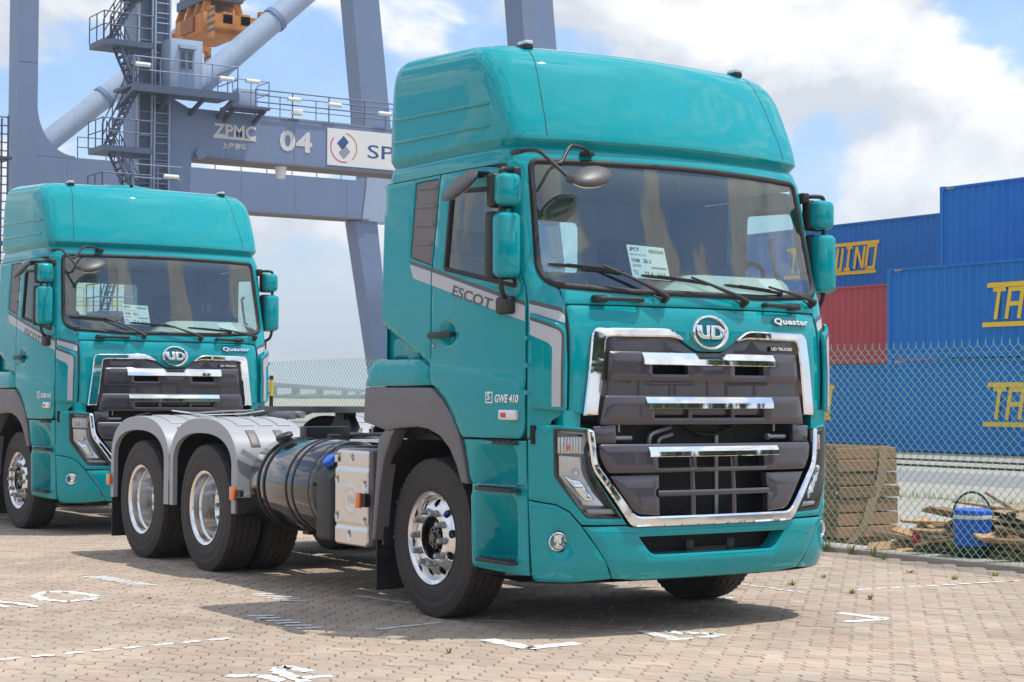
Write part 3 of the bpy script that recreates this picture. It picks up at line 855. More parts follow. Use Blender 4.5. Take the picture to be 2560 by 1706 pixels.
STROKES = {'T': [[(.0, 1), (1, 1)], [(.5, 1), (.5, 0)]], 'A': [[(0, 0), (.0, .98), (.95, .98), (.95, 0)], [(0, .5), (.95, .5)]], 'I': [[(.5, 0), (.5, 1)], [(.15, 1), (.85, 1)], [(.15, 0), (.85, 0)]], 'L': [[(0, 1), (0, 0), (1, 0)]],
           'W': [[(-.05, 1), (-.05, 0), (1.05, 0), (1.05, 1)], [(.5, 0), (.5, 1)]], 'N': [[(0, 0), (0, 1)], [(0, 1), (.95, 0)], [(.95, 0), (.95, 1)]], 'D': [[(0, 0), (0, 1), (.9, 1), (.9, 0), (0, 0)]],
           'Z': [[(0, 1), (1, 1), (0, 0), (1, 0)]], 'P': [[(0, 0), (0, 1), (1, 1), (1, .45), (0, .45)]], 'M': [[(0, 0), (0, 1), (1, 1), (1, 0)], [(.5, 1), (.5, .2)]], 'C': [[(1, 1), (0, 1), (0, 0), (1, 0)]], ' ': []}
def letters(m, txt, x0, z0, h, pitch, wid, w, shear, fn):
    for i, ch in enumerate(txt):
        for k_, st in enumerate(STROKES[ch]):
            P = [(x0 + i * pitch + a * wid + shear * b * h, z0 + b * h) for a, b in st]
            v, f = ribbon(P, w); m.add([fn(a, b, .003 * k_) for a, b in v], f)
H_C, L_C, W_C = 2.47, 12.19, 2.44
_cm = {}
def cont_meshes(mat):
    if mat.name in _cm: return _cm[mat.name]
    side = MB(); pitch = .278; d = .045; P = [(.12, 0)]
    x = .14
    while x < L_C - .3:
        P += [(x, 0), (x + .07, d), (x + .14, d), (x + .21, 0)]; x += pitch
    P.append((L_C - .12, 0))
    for y0, sg in ((.03, 1), (W_C - .03, -1)):
        v = [(a, y0 + sg * b, z) for z in (.14, H_C - .07) for a, b in P]; n = len(P)
        side.add(v, [((i, i + 1, n + i + 1, n + i) if sg > 0 else (i, n + i, n + i + 1, i + 1)) for i in range(n - 1)])
    s_me = mesh_of('corrugated_wall', side.v, side.f, mat, 20)
    e = MB().box(.03, .05, .1, W_C - .1, .12, H_C - .1).box(L_C - .05, L_C - .03, .1, W_C - .1, .12, H_C - .1); e_me = mesh_of('end_wall', e.v, e.f, mat)
    fr = MB()
    for xx in (0, L_C - .13):
        for yy in (0, W_C - .1): fr.box(xx, xx + .13, yy, yy + .1, .10, H_C - .10)
    for yy in (0, W_C - .06): fr.box(.13, L_C - .13, yy, yy + .06, .02, .16); fr.box(.13, L_C - .13, yy, yy + .06, H_C - .085, H_C - .02)
    f_me = mesh_of('frame', fr.v, fr.f, mat)
    ca = MB().box(0, .178, 0, .162, 0, .118); c_me = mesh_of('corner_casting', ca.v, ca.f, mat); _cm[mat.name + '_casting'] = c_me
    t_ = MB().box(.1, L_C - .1, .06, W_C - .06, H_C - .04, H_C - .03); t_me = mesh_of('roof_sheet', t_.v, t_.f, mat)
    _cm[mat.name] = [('corrugated_wall', s_me), ('end_wall', e_me), ('frame', f_me), ('roof_sheet', t_me)]
    return _cm[mat.name]
def container(x, y, z, mat, label, text=None):
    e = empty('shipping_container', (x, y, z)); tag(e, label, 'container', 'stacked shipping containers')
    for nm, me in cont_meshes(mat): link(bpy.data.objects.new(nm, me), e)
    for xx in (0, L_C - .178):
        for yy in (-.004, W_C - .158):
            for zz in (0, H_C - .118):
                o = bpy.data.objects.new('corner_casting', _cm[mat.name + '_casting']); o.location = (xx, yy, zz); link(o, e)
    m = MB()
    for i in range(4): m.add([(.26 + i * .075, -.003, H_C - .10), (.295 + i * .075, -.003, H_C - .10), (.325 + i * .075, -.003, H_C - .055), (.29 + i * .075, -.003, H_C - .055)], [(0, 1, 2, 3)])
    m.obj('hazard_marks', yel, e)
    if text:
        tx, tz, txt = text
        m = MB(); fn = lambda a, b, d: Vector((a, .022 - d, b))
        letters(m, txt, tx, tz + .06, .76, .56, .42, .115, .18, fn)
        n_ = len(txt)
        for zz, xa, xb in ((tz + .93, tx - .22 + .17, tx + n_ * .56 + .10), (tz - .07, tx - .22, tx + n_ * .56 - .06)):
            m.add([fn(xa, zz - .06, .012), fn(xb, zz - .06, .012), fn(xb + .02, zz + .06, .012), fn(xa + .02, zz + .06, .012)], [(0, 1, 2, 3)])
        m.obj('yellow_lettering', c_yellow, e)
    return e
container(-24.73, 27.8, .0, c_blue, 'blue corrugated container with yellow lettering, lower one of the front stack', (3.55, .84, 'TAILWIND'))
container(-24.73, 27.8, H_C, c_blue, 'blue corrugated container with yellow lettering, on top of the front stack', (3.55, .90, 'TAILWIND'))
for k in range(3):
    container(-26.1, 31.3, k * 2.53, c_blue, ('blue container hidden at the foot of the tall stack behind the front stack', 'blue container in the middle of the tall stack behind the front stack', 'plain blue container topping the tall stack at the right edge')[k])
container(-39.2, 32.2, .0, c_blue, 'blue corrugated container underneath the red one', (3.2, .84, 'TAILWIND'))
container(-39.2, 32.2, H_C, c_red, 'faded red corrugated container between blue ones, behind the fence')
for k in range(3):
    container(-41.23, 36.5, k * 2.53, c_blue, ('blue container at the foot of the rearmost stack', 'blue container in the middle of the rearmost stack', 'blue container with yellow lettering on top of the rearmost stack, above the red one')[k], (2.9, .78, 'TAILWIND') if k == 2 else None)
# ------------------------------------------------------------------ quay crane
cr_blue = material('crane_blue_grey', (.168, .238, .378), .5, noise=(.5, .10, .08)); cr_dark = material('crane_dark_steel', (.07, .10, .165), .5, noise=(2, .2))
cr_light = material('crane_light_panel', (.34, .43, .56), .45, noise=(.6, .06)); lamp_white = material('white_lamp_housing', (.75, .75, .72), .4); glass_dark = material('dark_glazing', (.06, .075, .09), .15)
for m_ in (cr_blue, cr_light):
    t = m_.node_tree; b = t.nodes['Principled BSDF']; old = b.inputs['Base Color'].links[0].from_socket
    geo = t.nodes.new('ShaderNodeNewGeometry'); mp = t.nodes.new('ShaderNodeMapping'); mp.inputs['Scale'].default_value = (1.6, 1.6, .12); t.links.new(geo.outputs['Position'], mp.inputs[0])
    n = t.nodes.new('ShaderNodeTexNoise'); n.inputs['Scale'].default_value = 1.1; n.inputs['Detail'].default_value = 8; n.inputs['Roughness'].default_value = .7; t.links.new(mp.outputs[0], n.inputs['Vector'])
    mr = t.nodes.new('ShaderNodeMapRange'); mr.inputs['From Min'].default_value = .52; mr.inputs['From Max'].default_value = .72; mr.inputs['To Max'].default_value = .45; t.links.new(n.outputs['Fac'], mr.inputs['Value'])
    mx = t.nodes.new('ShaderNodeMix'); mx.data_type = 'RGBA'; mx.inputs['B'].default_value = (.20, .20, .21, 1); t.links.new(old, mx.inputs['A']); t.links.new(mr.outputs[0], mx.inputs['Factor']); t.links.new(mx.outputs['Result'], b.inputs['Base Color'])
F1, F2 = -74.7, -56.7
crane = empty('quay_crane', (-65, 28, 0)); tag(crane, 'tall blue-grey quay crane with stair tower and numbered beam behind the trucks', 'crane')
CO = Vector((-65, 28, 0))
def cpart(name, m, mat, parent=None, smooth=30):
    p = parent or crane
    base = CO if p in (crane, ) or p.parent is crane else CO
    m.v = [(x - CO.x, y - CO.y, z - CO.z) for x, y, z in m.v]
    return m.obj(name, mat, p, smooth)
def prism_x(poly, x0, x1):      # polygon in (y, z)
    m = MB(); m.prism(poly, lambda a, b, d: (d, a, b), x1, x0); return m
# legs
cpart('leg', prism_x([(19.66, 0), (20.9, 0), (20.65, 10.0), (20.65, 13.0), (20.65, 46), (19.66, 46)], F1 - 1.4, F1), cr_blue)
gus = [(20.65, 16.4)] + [(20.65 + 1.9 * (1 - math.cos(a)), 15.6 - 2.45 * math.sin(a)) for a in np.linspace(.0, math.pi / 2, 12)] + [(22.6, 13.05), (20.65, 13.05)]
cpart('gusset', prism_x(gus, F1 - 1.3, F1 - .01), cr_blue)
cpart('leg', prism_x([(19.0, 0), (20.6, 0), (21.1, 10.9), (20.9, 13.0), (20.05, 13.4), (20.05, 46), (18.75, 46), (18.75, 13)], F2 - 1.5, F2), cr_blue)
cpart('leg', prism_x([(39.0, 13.1), (40.7, 13.1), (36.9, 46), (35.4, 46)], F1 - 1.4, F1), cr_blue)
cpart('leg', prism_x([(38.25, 10.9), (39.6, 10.9), (41.0, 0), (40.2, 0)], F1 - 1.3, F1 - .1), cr_blue)
cpart('leg', prism_x([(37.6, 13.0), (39.4, 13.0), (36.0, 46), (34.5, 46)], F2 - 1.4, F2), cr_blue)
cpart('leg', prism_x([(37.6, 11.0), (39.0, 11.0), (40.6, 0), (39.8, 0)], F2 - 1.3, F2 - .1), cr_blue)
cpart('gusset', prism_x([(38.6, 10.9), (40.6, 10.9), (40.75, 13.3), (38.9, 13.3)], F1 - 1.35, F1 - .02 + .06), cr_light)
# portal beams
b1 = cpart('portal_beam', MB().box(F1 - 1.3, F1 - .02, 20.6, 39.2, 11.0, 13.08), cr_blue)
b2 = cpart('portal_beam', MB().box(F2 - 1.3, F2 - .02, 20.9, 37.8, 11.02, 12.98), cr_blue)
for bm2, fx, y0, y1, z in ((b1, F1, 20.7, 39, 11.0), (b2, F2, 21.1, 37.6, 11.02)):
    m = MB()
    for y in np.arange(y0 + 1.5, y1, 3.1): m.box(fx - .02, fx - .008, y - .015, y + .015, z + .03, z + 1.92)
    cpart('stiffener', m, cr_blue, bm2)
    cpart('bottom_flange', MB().box(fx - 1.4, fx + .1, y0, y1, z - .06, z), material('beam_underside', (.16, .13, .13), .7, noise=(1, .15)) if fx == F1 else bpy.data.materials['beam_underside'], bm2)
cpart('lifting_eye', MB().cyl((F2 - .2, 21.45, 11.15), (F2 + .15, 21.45, 11.15), .22, n=18), cr_blue, b2)
# sill beams along the quay and upper cross beams
for y in (20.1, 40.4): cpart('sill_beam', MB().box(F1 - 1, F2 + .0, y - .6, y + .6, 1.0, 2.6), cr_blue)
for y, z in ((19.4, 44), (36.0, 44)): cpart('top_beam', MB().box(F1, F2 - 1.5, y - .6, y + .6, z, z + 1.8), cr_blue)
# tubular braces
def brace(fx, y0, z0, sl, y1, r):
    p0 = Vector((fx, y0, z0)); p1 = Vector((fx, y1, z0 + sl * (y1 - y0)))
    o = cpart('tube_brace', MB().cyl(p0, p1, r, n=28), cr_light)
    d = (p1 - p0).normalized()
    for t in (4.6, 12.0): cpart('collar', MB().cyl(p0 + d * t, p0 + d * (t + .22), r * 1.12, n=28), cr_blue, o)
brace(F1 - .7, 20.7, 13.25, .862, 37.2, .55); brace(F2 - .7, 21.6, 14.0, .92, 36.6, .50)
# rails
def railing(m, pts, h=1.05, step=1.4, r=.022):
    for i in range(len(pts) - 1):
        a, b = Vector(pts[i]), Vector(pts[i + 1]); L = (b - a).length; n = max(1, int(round(L / step)))
        for k in range(n + 1):
            p = a + (b - a) * k / n; m.tube([p, p + Vector((0, 0, h))], r, 4, False)
        for hh in (h, h * .52): m.tube([a + Vector((0, 0, hh)), b + Vector((0, 0, hh))], r, 4, False)
def rail_part(pts, parent=None, mat=cr_dark, **kw):
    m = MB(); railing(m, pts, **kw); return cpart('railing', m, mat, parent, None)
rail_part([(F2 - .05, 23.9, 12.98), (F2 - .05, 37.5, 12.98)], b2, step=1.75, r=.03); rail_part([(F1 - .05, 22.7, 13.08), (F1 - .05, 38.8, 13.08)], b1, step=1.5, r=.028)
rail_part([(F2 - 1.25, 23.9, 12.98), (F2 - 1.25, 37.5, 12.98)], b2, step=1.75, r=.022)
# main platform by the lift
pf = cpart('platform', MB().box(F2 - .2, F2 + 1.9, 17.85, 22.3, 13.30, 13.42), cr_dark)
rail_part([(F2 + 1.85, 17.9, 13.42), (F2 + 1.85, 22.25, 13.42), (F2 - .1, 22.25, 13.42)], pf, mat=cr_blue, step=1.1, r=.026)
m = MB()
for y in (18.0, 19.6, 21.0, 22.2): m.beam((F2 - .1, y, 12.7), (F2 + 1.8, y, 13.27), .12, .16)
m.box(F2 + 1.78, F2 + 1.9, 17.85, 22.3, 13.12, 13.30); cpart('bracket', m, cr_dark, pf)
p2 = cpart('platform', MB().box(F2, F2 + 1.2, 22.3, 24.0, 13.0, 13.1), cr_dark)
rail_part([(F2 + 1.15, 22.35, 13.1), (F2 + 1.15, 23.95, 13.1), (F2, 23.95, 13.1)], p2, mat=cr_blue, step=.9)
m = MB(); m.beam((F2, 22.5, 12.6), (F2 + 1.1, 22.5, 13.0), .1, .2); m.beam((F2, 23.8, 12.6), (F2 + 1.1, 23.8, 13.0), .1, .2); cpart('bracket', m, cr_dark, p2)
cpart('control_cabinet', MB().box(F2 + .2, F2 + .8, 22.75, 23.5, 13.1, 13.85, .02), cr_light, p2)
# lift shaft and cabin
sh = cpart('lift_shaft', MB().box(F2 + .05, F2 + .12, 18.85, 19.95, 4, 30), cr_dark)
for y in (18.72, 19.28, 19.40, 20.02): cpart('guide_rail', MB().box(F2 + .1, F2 + .3, y - .035, y + .035, 4, 30), cr_light, sh)
for k in range(26):
    z = 5 + k * .95; cpart('shaft_bar', MB().box(F2 + .14, F2 + .22, 18.72, 20.02, z, z + .05), cr_blue, sh)
for k in range(60):
    z = 5 + k * .40; cpart('ladder_rung', MB().tube([(F2 + .28, 19.46, z), (F2 + .28, 19.95, z)], .02, 4), cr_light, sh)
cb = cpart('lift_cabin', MB().box(F2 + .30, F2 + 1.3, 19.62, 20.98, 13.42, 15.45, .02), cr_light)
cpart('cabin_door', MB().box(F2 + 1.30, F2 + 1.315, 19.98, 20.62, 13.5, 15.05), cr_blue, cb)
for y in (20.06, 20.36): cpart('door_pane', MB().box(F2 + 1.316, F2 + 1.325, y, y + .17, 14.3, 14.95), glass_dark, cb)
cpart('cabin_lamp', MB().box(F2 + 1.3, F2 + 1.5, 19.95, 20.65, 15.05, 15.2), cr_light, cb)
# stair flights
def flight(a, b, w=.75, x0=F2 + .9):
    (y0, z0), (y1, z1) = a, b
    m = MB(); n = max(3, int(abs(z1 - z0) / .22))
    o = None
    for xx in (x0, x0 + w): m.beam((xx, y0, z0), (xx, y1, z1), .04, .10)
    o = cpart('stair_flight', m, cr_dark, None, None)
    st = MB()
    for k in range(n):
        t_ = (k + .5) / n; y, z = y0 + (y1 - y0) * t_, z0 + (z1 - z0) * t_
        cpart('stair_tread', MB().box(x0 + .03, x0 + w - .03, y - .11, y + .11, z - .015, z + .02), cr_dark, o, None)
    m = MB()
    for xx in (x0, x0 + w):
        for hh in (.55, 1.05): m.tube([(xx, y0, z0 + hh), (xx, y1, z1 + hh)], .025, 4, False)
        for k in range(4):
            t_ = k / 3; m.tube([(xx, y0 + (y1 - y0) * t_, z0 + (z1 - z0) * t_), (xx, y0 + (y1 - y0) * t_, z0 + (z1 - z0) * t_ + 1.05)], .025, 4, False)
    cpart('handrail', m, cr_dark, o, None)
def landing(y0, y1, z):
    o = cpart('stair_landing', MB().box(F2 + .1, F2 + 1.75, y0, y1, z - .22, z), cr_dark)
    rail_part([(F2 + 1.72, y1, z), (F2 + 1.72, y0, z), (F2 + .12, y0, z)], o, mat=cr_dark, step=.75, r=.026)
for z in (4.6, 8.85, 10.95, 15.05, 19.2, 23.3, 27.4): landing(16.75, 18.75, z)
flight((17.35, 15.05), (18.1, 13.42)); flight((17.3, 15.05), (18.55, 17.15), x0=F2 + .15); flight((17.4, 19.2), (18.6, 17.15)); landing(18.0, 18.75, 17.15)
flight((17.2, 19.2), (18.6, 21.3), x0=F2 + .15); flight((17.3, 10.95), (18.5, 13.42), x0=F2 + .15); flight((17.2, 10.95), (18.2, 8.85), x0=F2 + .9); flight((17.3, 4.6), (18.5, 8.85), x0=F2 + .15)
lp = cpart('platform', MB().box(F2 + .1, F2 + 1.8, 18.0, 20.0, 9.15, 9.25), cr_dark); rail_part([(F2 + 1.75, 18.0, 9.25), (F2 + 1.75, 19.95, 9.25)], lp, mat=cr_blue, step=.8)
# floodlights along rails
for (x, y, z) in ((F2 + 1.9, 18.25, 14.15), (F2 + 1.9, 21.75, 13.95), (F2 + 1.2, 23.2, 14.1), (F2 + .1, 25.6, 13.75), (F2 + .1, 27.5, 13.7), (F2 + .1, 29.9, 13.55), (F2 + 1.8, 19.5, 9.9)):
    cpart('walkway_lamp', MB().cyl((x, y - .3, z), (x, y + .3, z), .09, n=10), lamp_white)
cpart('flood_lamp', MB().box(F2, F2 + .25, 25.5, 25.95, 13.1, 13.35, .03), lamp_white)
cpart('beam_camera', MB().cyl((F2 - .3, 25.2, 10.95), (F2 - .3, 25.2, 10.45), .26, .18, n=14), lamp_white)
# marks on the beam
bfn = lambda a, b, d: Vector((F2 + .002 + d, a, b)) - CO
m = MB()
m.add([(F2 + .003, 22.02, 11.86), (F2 + .003, 23.93, 11.86), (F2 + .003, 23.93, 11.96), (F2 + .003, 22.02, 11.96)], [(0, 1, 2, 3)])
worn_white = material('faded_white_paint', (.62, .63, .62), .6, noise=(3, .2))
cpart('lettering_bar', m, worn_white, b2)
text_obj('maker_lettering', 'ZPMC', (22.05, 23.93, 11.94, 12.47), bfn, worn_white, b2, 0, .03)
text_obj('maker_lettering', '上海振华', (22.42, 23.52, 11.46, 11.72), bfn, worn_white, b2, 0, .03)
text_obj('crane_number', '04', (25.0, 26.5, 11.57, 12.45), bfn, worn_white, b2, 0, .035, 0, 1.1)
sg = cpart('name_board', MB().box(F2 - .01, F2 + .03, 27.2, 36.2, 11.15, 12.72), lamp_white, b2)
navy = material('navy_print', (.03, .07, .24), .5); rose = material('rose_print', (.62, .12, .2), .5); ochre = material('ochre_print', (.60, .27, .05), .5)
sfn = lambda a, b, d: Vector((F2 + .034 + d, a, b)) - CO
def arc_obj(name, c, r, a0, a1, w, mat):
    v, f = ribbon([(c[0] + r * math.cos(a), c[1] + r * math.sin(a)) for a in np.linspace(a0, a1, 30)], w); V, F = place2d(v, f, sfn, 0); ob(name, V, F, mat, b2)
arc_obj('logo_arc', (27.98, 11.93), .62, R(80), R(-50), .06, ochre); arc_obj('logo_arc', (27.98, 11.93), .62, R(140), R(285), .06, rose)
for c, mt_ in (((27.92, 12.12), navy), ((28.0, 11.72), material('grey_print', (.28, .30, .34), .5))):
    q = [(c[0] + .30, c[1] + .06), (c[0] + .05, c[1] + .32), (c[0] - .27, c[1] - .02), (c[0] - .02, c[1] - .28)]
    V, F = place2d(q, [(0, 1, 2, 3)], sfn, 0); ob('logo_block', V, F, mt_, b2)
text_obj('board_lettering', 'SP-SSA', (29.12, 33.1, 11.58, 12.16), sfn, navy, b2, 0, .005)
for fx, y0, y1 in ((F1, 19.66, 20.65), (F2, 20.05, 20.9)):
    for z in (5.2, 8.4, 17.6, 20.8, 24.0) if fx == F1 else (5.2, 8.4):
        cpart('weld_seam', MB().box(fx, fx + .012, y0 + .0, y1 - .0, z - .02, z + .02), cr_blue)
m = MB()
for k in range(3): m.tube([(F2 + .03, 24.2 + k * .06, 12.9), (F2 + .03, 30 + k * .06, 12.88), (F2 + .03, 37.2, 12.9)], .02, 4)
cpart('cable_run', m, cr_dark, b2)
# boom and machinery out of sight above
cpart('boom_girder', MB().box(-66.5, -63.5, -8, 75, 44.0, 46.5), cr_blue)

# ------------------------------------------------------------------ orange spreader hanging under the boom
sp_or = material('rusty_orange_paint', (.58, .22, .035), .6, noise=(1.6, .75)); 
sprd = empty('container_spreader', (-65, 25.4, 17.5)); tag(sprd, 'rusty orange container spreader hanging from cables under the crane boom', 'spreader')
def sp(name, m, mat, parent=None): return m.obj(name, mat, parent or sprd, 30)
sp('main_frame', MB().box(-1.6, 1.6, -1.0, 1.0, .15, 1.05, .04), sp_or)
sp('telescopic_arm', MB().box(-3.0, 3.0, -.65, -.2, .3, .8), sp_or); sp('telescopic_arm', MB().box(-3.0, 3.0, .2, .65, .3, .8), sp_or)
for x in (-2.9, 2.7): sp('end_beam', MB().box(x, x + .3, -1.2, 1.2, .1, .7), sp_or)
for x in (-1.5, -.4, .6, 1.4):
    m = MB().prism([(-1.02, 1.05), (-.7, 1.05), (-.55, 1.6), (-.85, 1.6)], lambda a, b, d: (d, a, b), x - .08, x + .08); sp('lug', m, sp_or); m2 = MB().prism([(1.02, 1.05), (.7, 1.05), (.55, 1.6), (.85, 1.6)], lambda a, b, d: (d, a, b), x - .08, x + .08); sp('lug', m2, sp_or)
for x in (-3.0, 2.9):
    for y in (-1.2, 1.2):
        g = MB().box(x - .09, x + .19, y - .12, y + .12, -.45, 1.0); go = sp('corner_flipper', g, sp_or)
        for k in range(4): sp('hazard_stripe', MB().prism([(y - .125, -.2 + k * .3), (y + .125, -.05 + k * .3), (y + .125, .07 + k * .3), (y - .125, -.08 + k * .3)], lambda a, b, d: (d, a, b), x - .095, x + .195), cr_dark, go)
for y in (-1.02, 1.02): sp('hydraulic_box', MB().box(-.7, .7, y - .1, y + .1, .3, .95), material('dark_orange', (.35, .12, .03), .6) if y < 0 else bpy.data.materials['dark_orange'])
hb = sp('head_block', MB().box(-1.7, 1.7, -.9, .9, 1.6, 2.0), cr_dark)
for x in (-1.35, 1.35):
    for y in (-.6, .6): sp('sheave', MB().cyl((x, y - .12, 2.3), (x, y + .12, 2.3), .48, n=24), cr_dark, hb); sp('sheave_bracket', MB().box(x - .25, x + .25, y - .2, y + .2, 1.9, 2.45), cr_blue, hb)
for x in (-1.6, -1.1, 1.1, 1.6):
    for y in (-.6, .6): sp('hoist_rope', MB().tube([(x, y, 2.3), (x, y, 26.6)], .02, 5), cr_dark, hb)
sp('cable_basket', MB().lathe([(.5, 0), (.55, .9), (.57, .9), (.52, 0)], (-.2, 0, 1.95), (0, 0, 1), 16), cr_dark)

# ------------------------------------------------------------------ stair tower left of the crane leg
tw = empty('access_tower', (F1 + 1.2, 17.9, 0)); tag(tw, 'slender dark lattice ladder tower at the left edge beside the crane leg', 'tower')
for y in (-.8, .8):
    for x in (-.5, .5): MB().cyl((x, y, 0), (x, y, 14.6), .05, n=6).obj('tower_post', cr_dark, tw)
for k in range(36): MB().tube([(.5, -.8, .5 + k * .4), (.5, .8, .5 + k * .4)], .03, 4).obj('rung', cr_dark, tw)
for z in (4.5, 8.5, 12.5): MB().box(-.7, .7, -.95, .95, z, z + .12).obj('tower_landing', cr_dark, tw)

# ------------------------------------------------------------------ yellow yard gantry far behind (seen through the rear truck's windows)
gp = Vector((CAM_POS.x, CAM_POS.y)) + fwd * 130 - rgt * 29.5
ga = empty('yard_gantry', (gp.x, gp.y, 0), math.atan2(rgt.y, rgt.x)); tag(ga, 'yellow railed platform far away, glimpsed through the windows of the second truck', 'gantry')
for x in (-4.2, 0, 4.2):
    for y in (-1.5, 1.5): MB().box(x - .22, x + .22, y - .22, y + .22, 0, 7.2).obj('gantry_leg', yel, ga)
MB().box(-5, 5, -1.8, -1.5, 6.2, 7.1).obj('gantry_girder', yel, ga); MB().box(-5, 5, 1.5, 1.8, 6.2, 7.1).obj('gantry_girder', yel, ga)
MB().box(-5, 5, -1.8, 1.8, 7.1, 7.2).obj('gantry_deck', yel, ga)
m = MB(); railing(m, [(-4.9, -1.7, 7.2), (4.9, -1.7, 7.2)], 1.3, .9, .05); m.obj('gantry_railing', yel, ga)
m = MB(); railing(m, [(-4.9, 1.7, 7.2), (4.9, 1.7, 7.2)], 2.2, 1.2, .05); m.obj('gantry_railing', yel, ga)

# ------------------------------------------------------------------ far bridge and tree line
bridge_m = material('bridge_concrete', (.10, .11, .13), .8)
br = empty('road_bridge', (-790, 370, 0)); tag(br, 'long pale road bridge on the hazy horizon between the two trucks', 'bridge')
def far_pt(depth, off): p = Vector((CAM_POS.x, CAM_POS.y)) + fwd * depth + rgt * (depth * off); return p
A_, B_ = far_pt(640, -.20), far_pt(1800, -.082)
def bz(t): return 8.2 - 1.0 * t
P = [A_ + (B_ - A_) * t for t in np.linspace(0, 1, 24)]
m = MB(); vv = []; dn = (B_ - A_).normalized(); nn_ = Vector((-dn.y, dn.x)) * 6
for i, p in enumerate(P):
    z = bz(i / 23)
    for s_, dz in ((-1, -1.6), (1, -1.6), (1, .4), (-1, .4)): q = p + nn_ * s_; vv.append((q.x + 790, q.y - 370, z + dz))
m.add(vv, [(4 * i + k, 4 * i + (k + 1) % 4, 4 * i + 4 + (k + 1) % 4, 4 * i + 4 + k) for i in range(23) for k in range(4)]); m.obj('bridge_deck', bridge_m, br)
for off in (-.1500, -.1353, -.1222, -.1086, -.0944, -.0868):
    d_ = 117.2 / (-off - .0169); q = far_pt(d_, off); MB().box(q.x + 790 - 2.2, q.x + 790 + 2.2, q.y - 370 - 1.8, q.y - 370 + 1.8, -1, 6.5).obj('bridge_pier', bridge_m, br)
leaf_far = material('far_foliage', (.05, .085, .035), .8, noise=(.05, .4))
tm = MB(); tr_ = random.Random(5)
for k in range(700):
    dp = tr_.uniform(900, 1500); off = tr_.uniform(-.33, .36); p = far_pt(dp, off); h = tr_.uniform(1.0, 2.6)
    tm.ball((p.x, p.y, h * .3), (tr_.uniform(3, 8), tr_.uniform(3, 8), h * .7), 7, 5)
tl = tm.obj('tree_line', leaf_far, None, None); tag(tl, 'low far belt of hazy trees under the bridge', 'trees', kind='stuff')

# ------------------------------------------------------------------ belt of trees on the far side of the yard (behind the viewer, mirrored in chrome and paint)
leaf_near = material('yard_tree_foliage', (.075, .12, .04), .7, noise=(.6, .45)); bark = material('bark', (.09, .07, .05), .9, noise=(4, .3))
bt = random.Random(21); lm_ = MB(); tk = MB()
for k in range(46):
    a = math.radians(-118 + k * 4.6 + bt.uniform(-1.5, 1.5)); rr_ = bt.uniform(27, 38); bx_, by_ = CAM_POS.x + rr_ * math.cos(a), CAM_POS.y + rr_ * math.sin(a)
    if by_ > 3 and bx_ < 18: continue
    h = bt.uniform(5, 8); tk.tube([(bx_, by_, 0), (bx_ + .2, by_, h * .4), (bx_ - .1, by_ + .2, h * .7)], [.22, .16, .08], 6)
    for j in range(150):
        th, ph = bt.uniform(0, 6.28), bt.uniform(-.6, 1.5); q = bt.uniform(.55, 1.1)
        c = Vector((bx_ + 2.6 * q * math.cos(th) * math.cos(ph), by_ + 2.6 * q * math.sin(th) * math.cos(ph), h * .62 + h * .36 * q * math.sin(ph)))
        for _ in range(3):
            u = Vector((bt.gauss(0, 1), bt.gauss(0, 1), bt.gauss(0, .7))).normalized() * bt.uniform(.35, .6); w = Vector((bt.gauss(0, 1), bt.gauss(0, 1), bt.gauss(0, .7))).normalized() * bt.uniform(.25, .45)
            lm_.add([c - u, c + w, c + u, c - w], [(0, 1, 2, 3)])
tb = lm_.obj('tree_belt', leaf_near, None, None); tag(tb, 'belt of green trees across the yard, seen only mirrored in the chrome trim', 'trees', kind='stuff')
tko = tk.obj('trunks', bark, tb, 60); tko['kind'] = 'stuff'
# ------------------------------------------------------------------ the tractor truck (x forward, y left, origin under the front axle)
WB1, WB2 = -3.49, -4.855
def mir(pts): return [(-p[0],) + tuple(p[1:]) for p in reversed(pts)]

def make_tyre_mesh(w=.285, r=.512, rb=.290, n=192):
    half = w / 2
    # profile: (axial, radius, zone) from the outer bead round the tread to the inner bead
    pr = [(-half * .80, rb, 0), (-half * .93, rb + .012, 0), (-half * .985, rb + .03, 0), (-half * 1.0, rb + .075, 0), (-half * 1.01, rb + .10, 0),
          (-half * 1.0, rb + .104, 0), (-half * 1.0, rb + .140, 0), (-half * 1.012, rb + .143, 0), (-half * .985, rb + .175, 0), (-half * .955, r - .034, 0), (-half * .945, r - .024, 1), (-half * .90, r - .006, 1), (-half * .62, r - .001, 1)]
    gro = []
    for c in (-.58, -.2, .2, .58):
        gro += [(half * (c - .035), r, 2), (half * (c - .03), r - .013, 2), (half * (c + .03), r - .013, 2), (half * (c + .035), r, 2)]
    full = pr[:-1] + gro + [(-a, b, z) for a, b, z in reversed(pr[:-1])]
    v = []; f = []; m = len(full)
    for k in range(n):
        an = 2 * math.pi * k / n; ph = k % 3
        for a, b, z in full:
            aa, bb = a, b
            if z == 1 and ph == 0: bb = min(bb, r - .016) - .002
            if z == 2: aa += .007 * (1 if (k // 2) % 2 else -1)
            v.append((bb * math.cos(an), aa, bb * math.sin(an)))
    for k in range(n):
        k2 = (k + 1) % n
        for i in range(m - 1): f.append((k * m + i, k2 * m + i, k2 * m + i + 1, k * m + i + 1))
    me = mesh_of('tyre', v, f, tyre_mat, 32)
    bm = bmesh.new(); bm.from_mesh(me); bmesh.ops.recalc_face_normals(bm, faces=bm.faces[:]); bm.to_mesh(me); bm.free()
    return me

def circle(c, r, n=20, ry=None):
    return [(c[0] + r * math.cos(2 * math.pi * k / n), c[1] + (ry or r) * math.sin(2 * math.pi * k / n)) for k in range(n)]

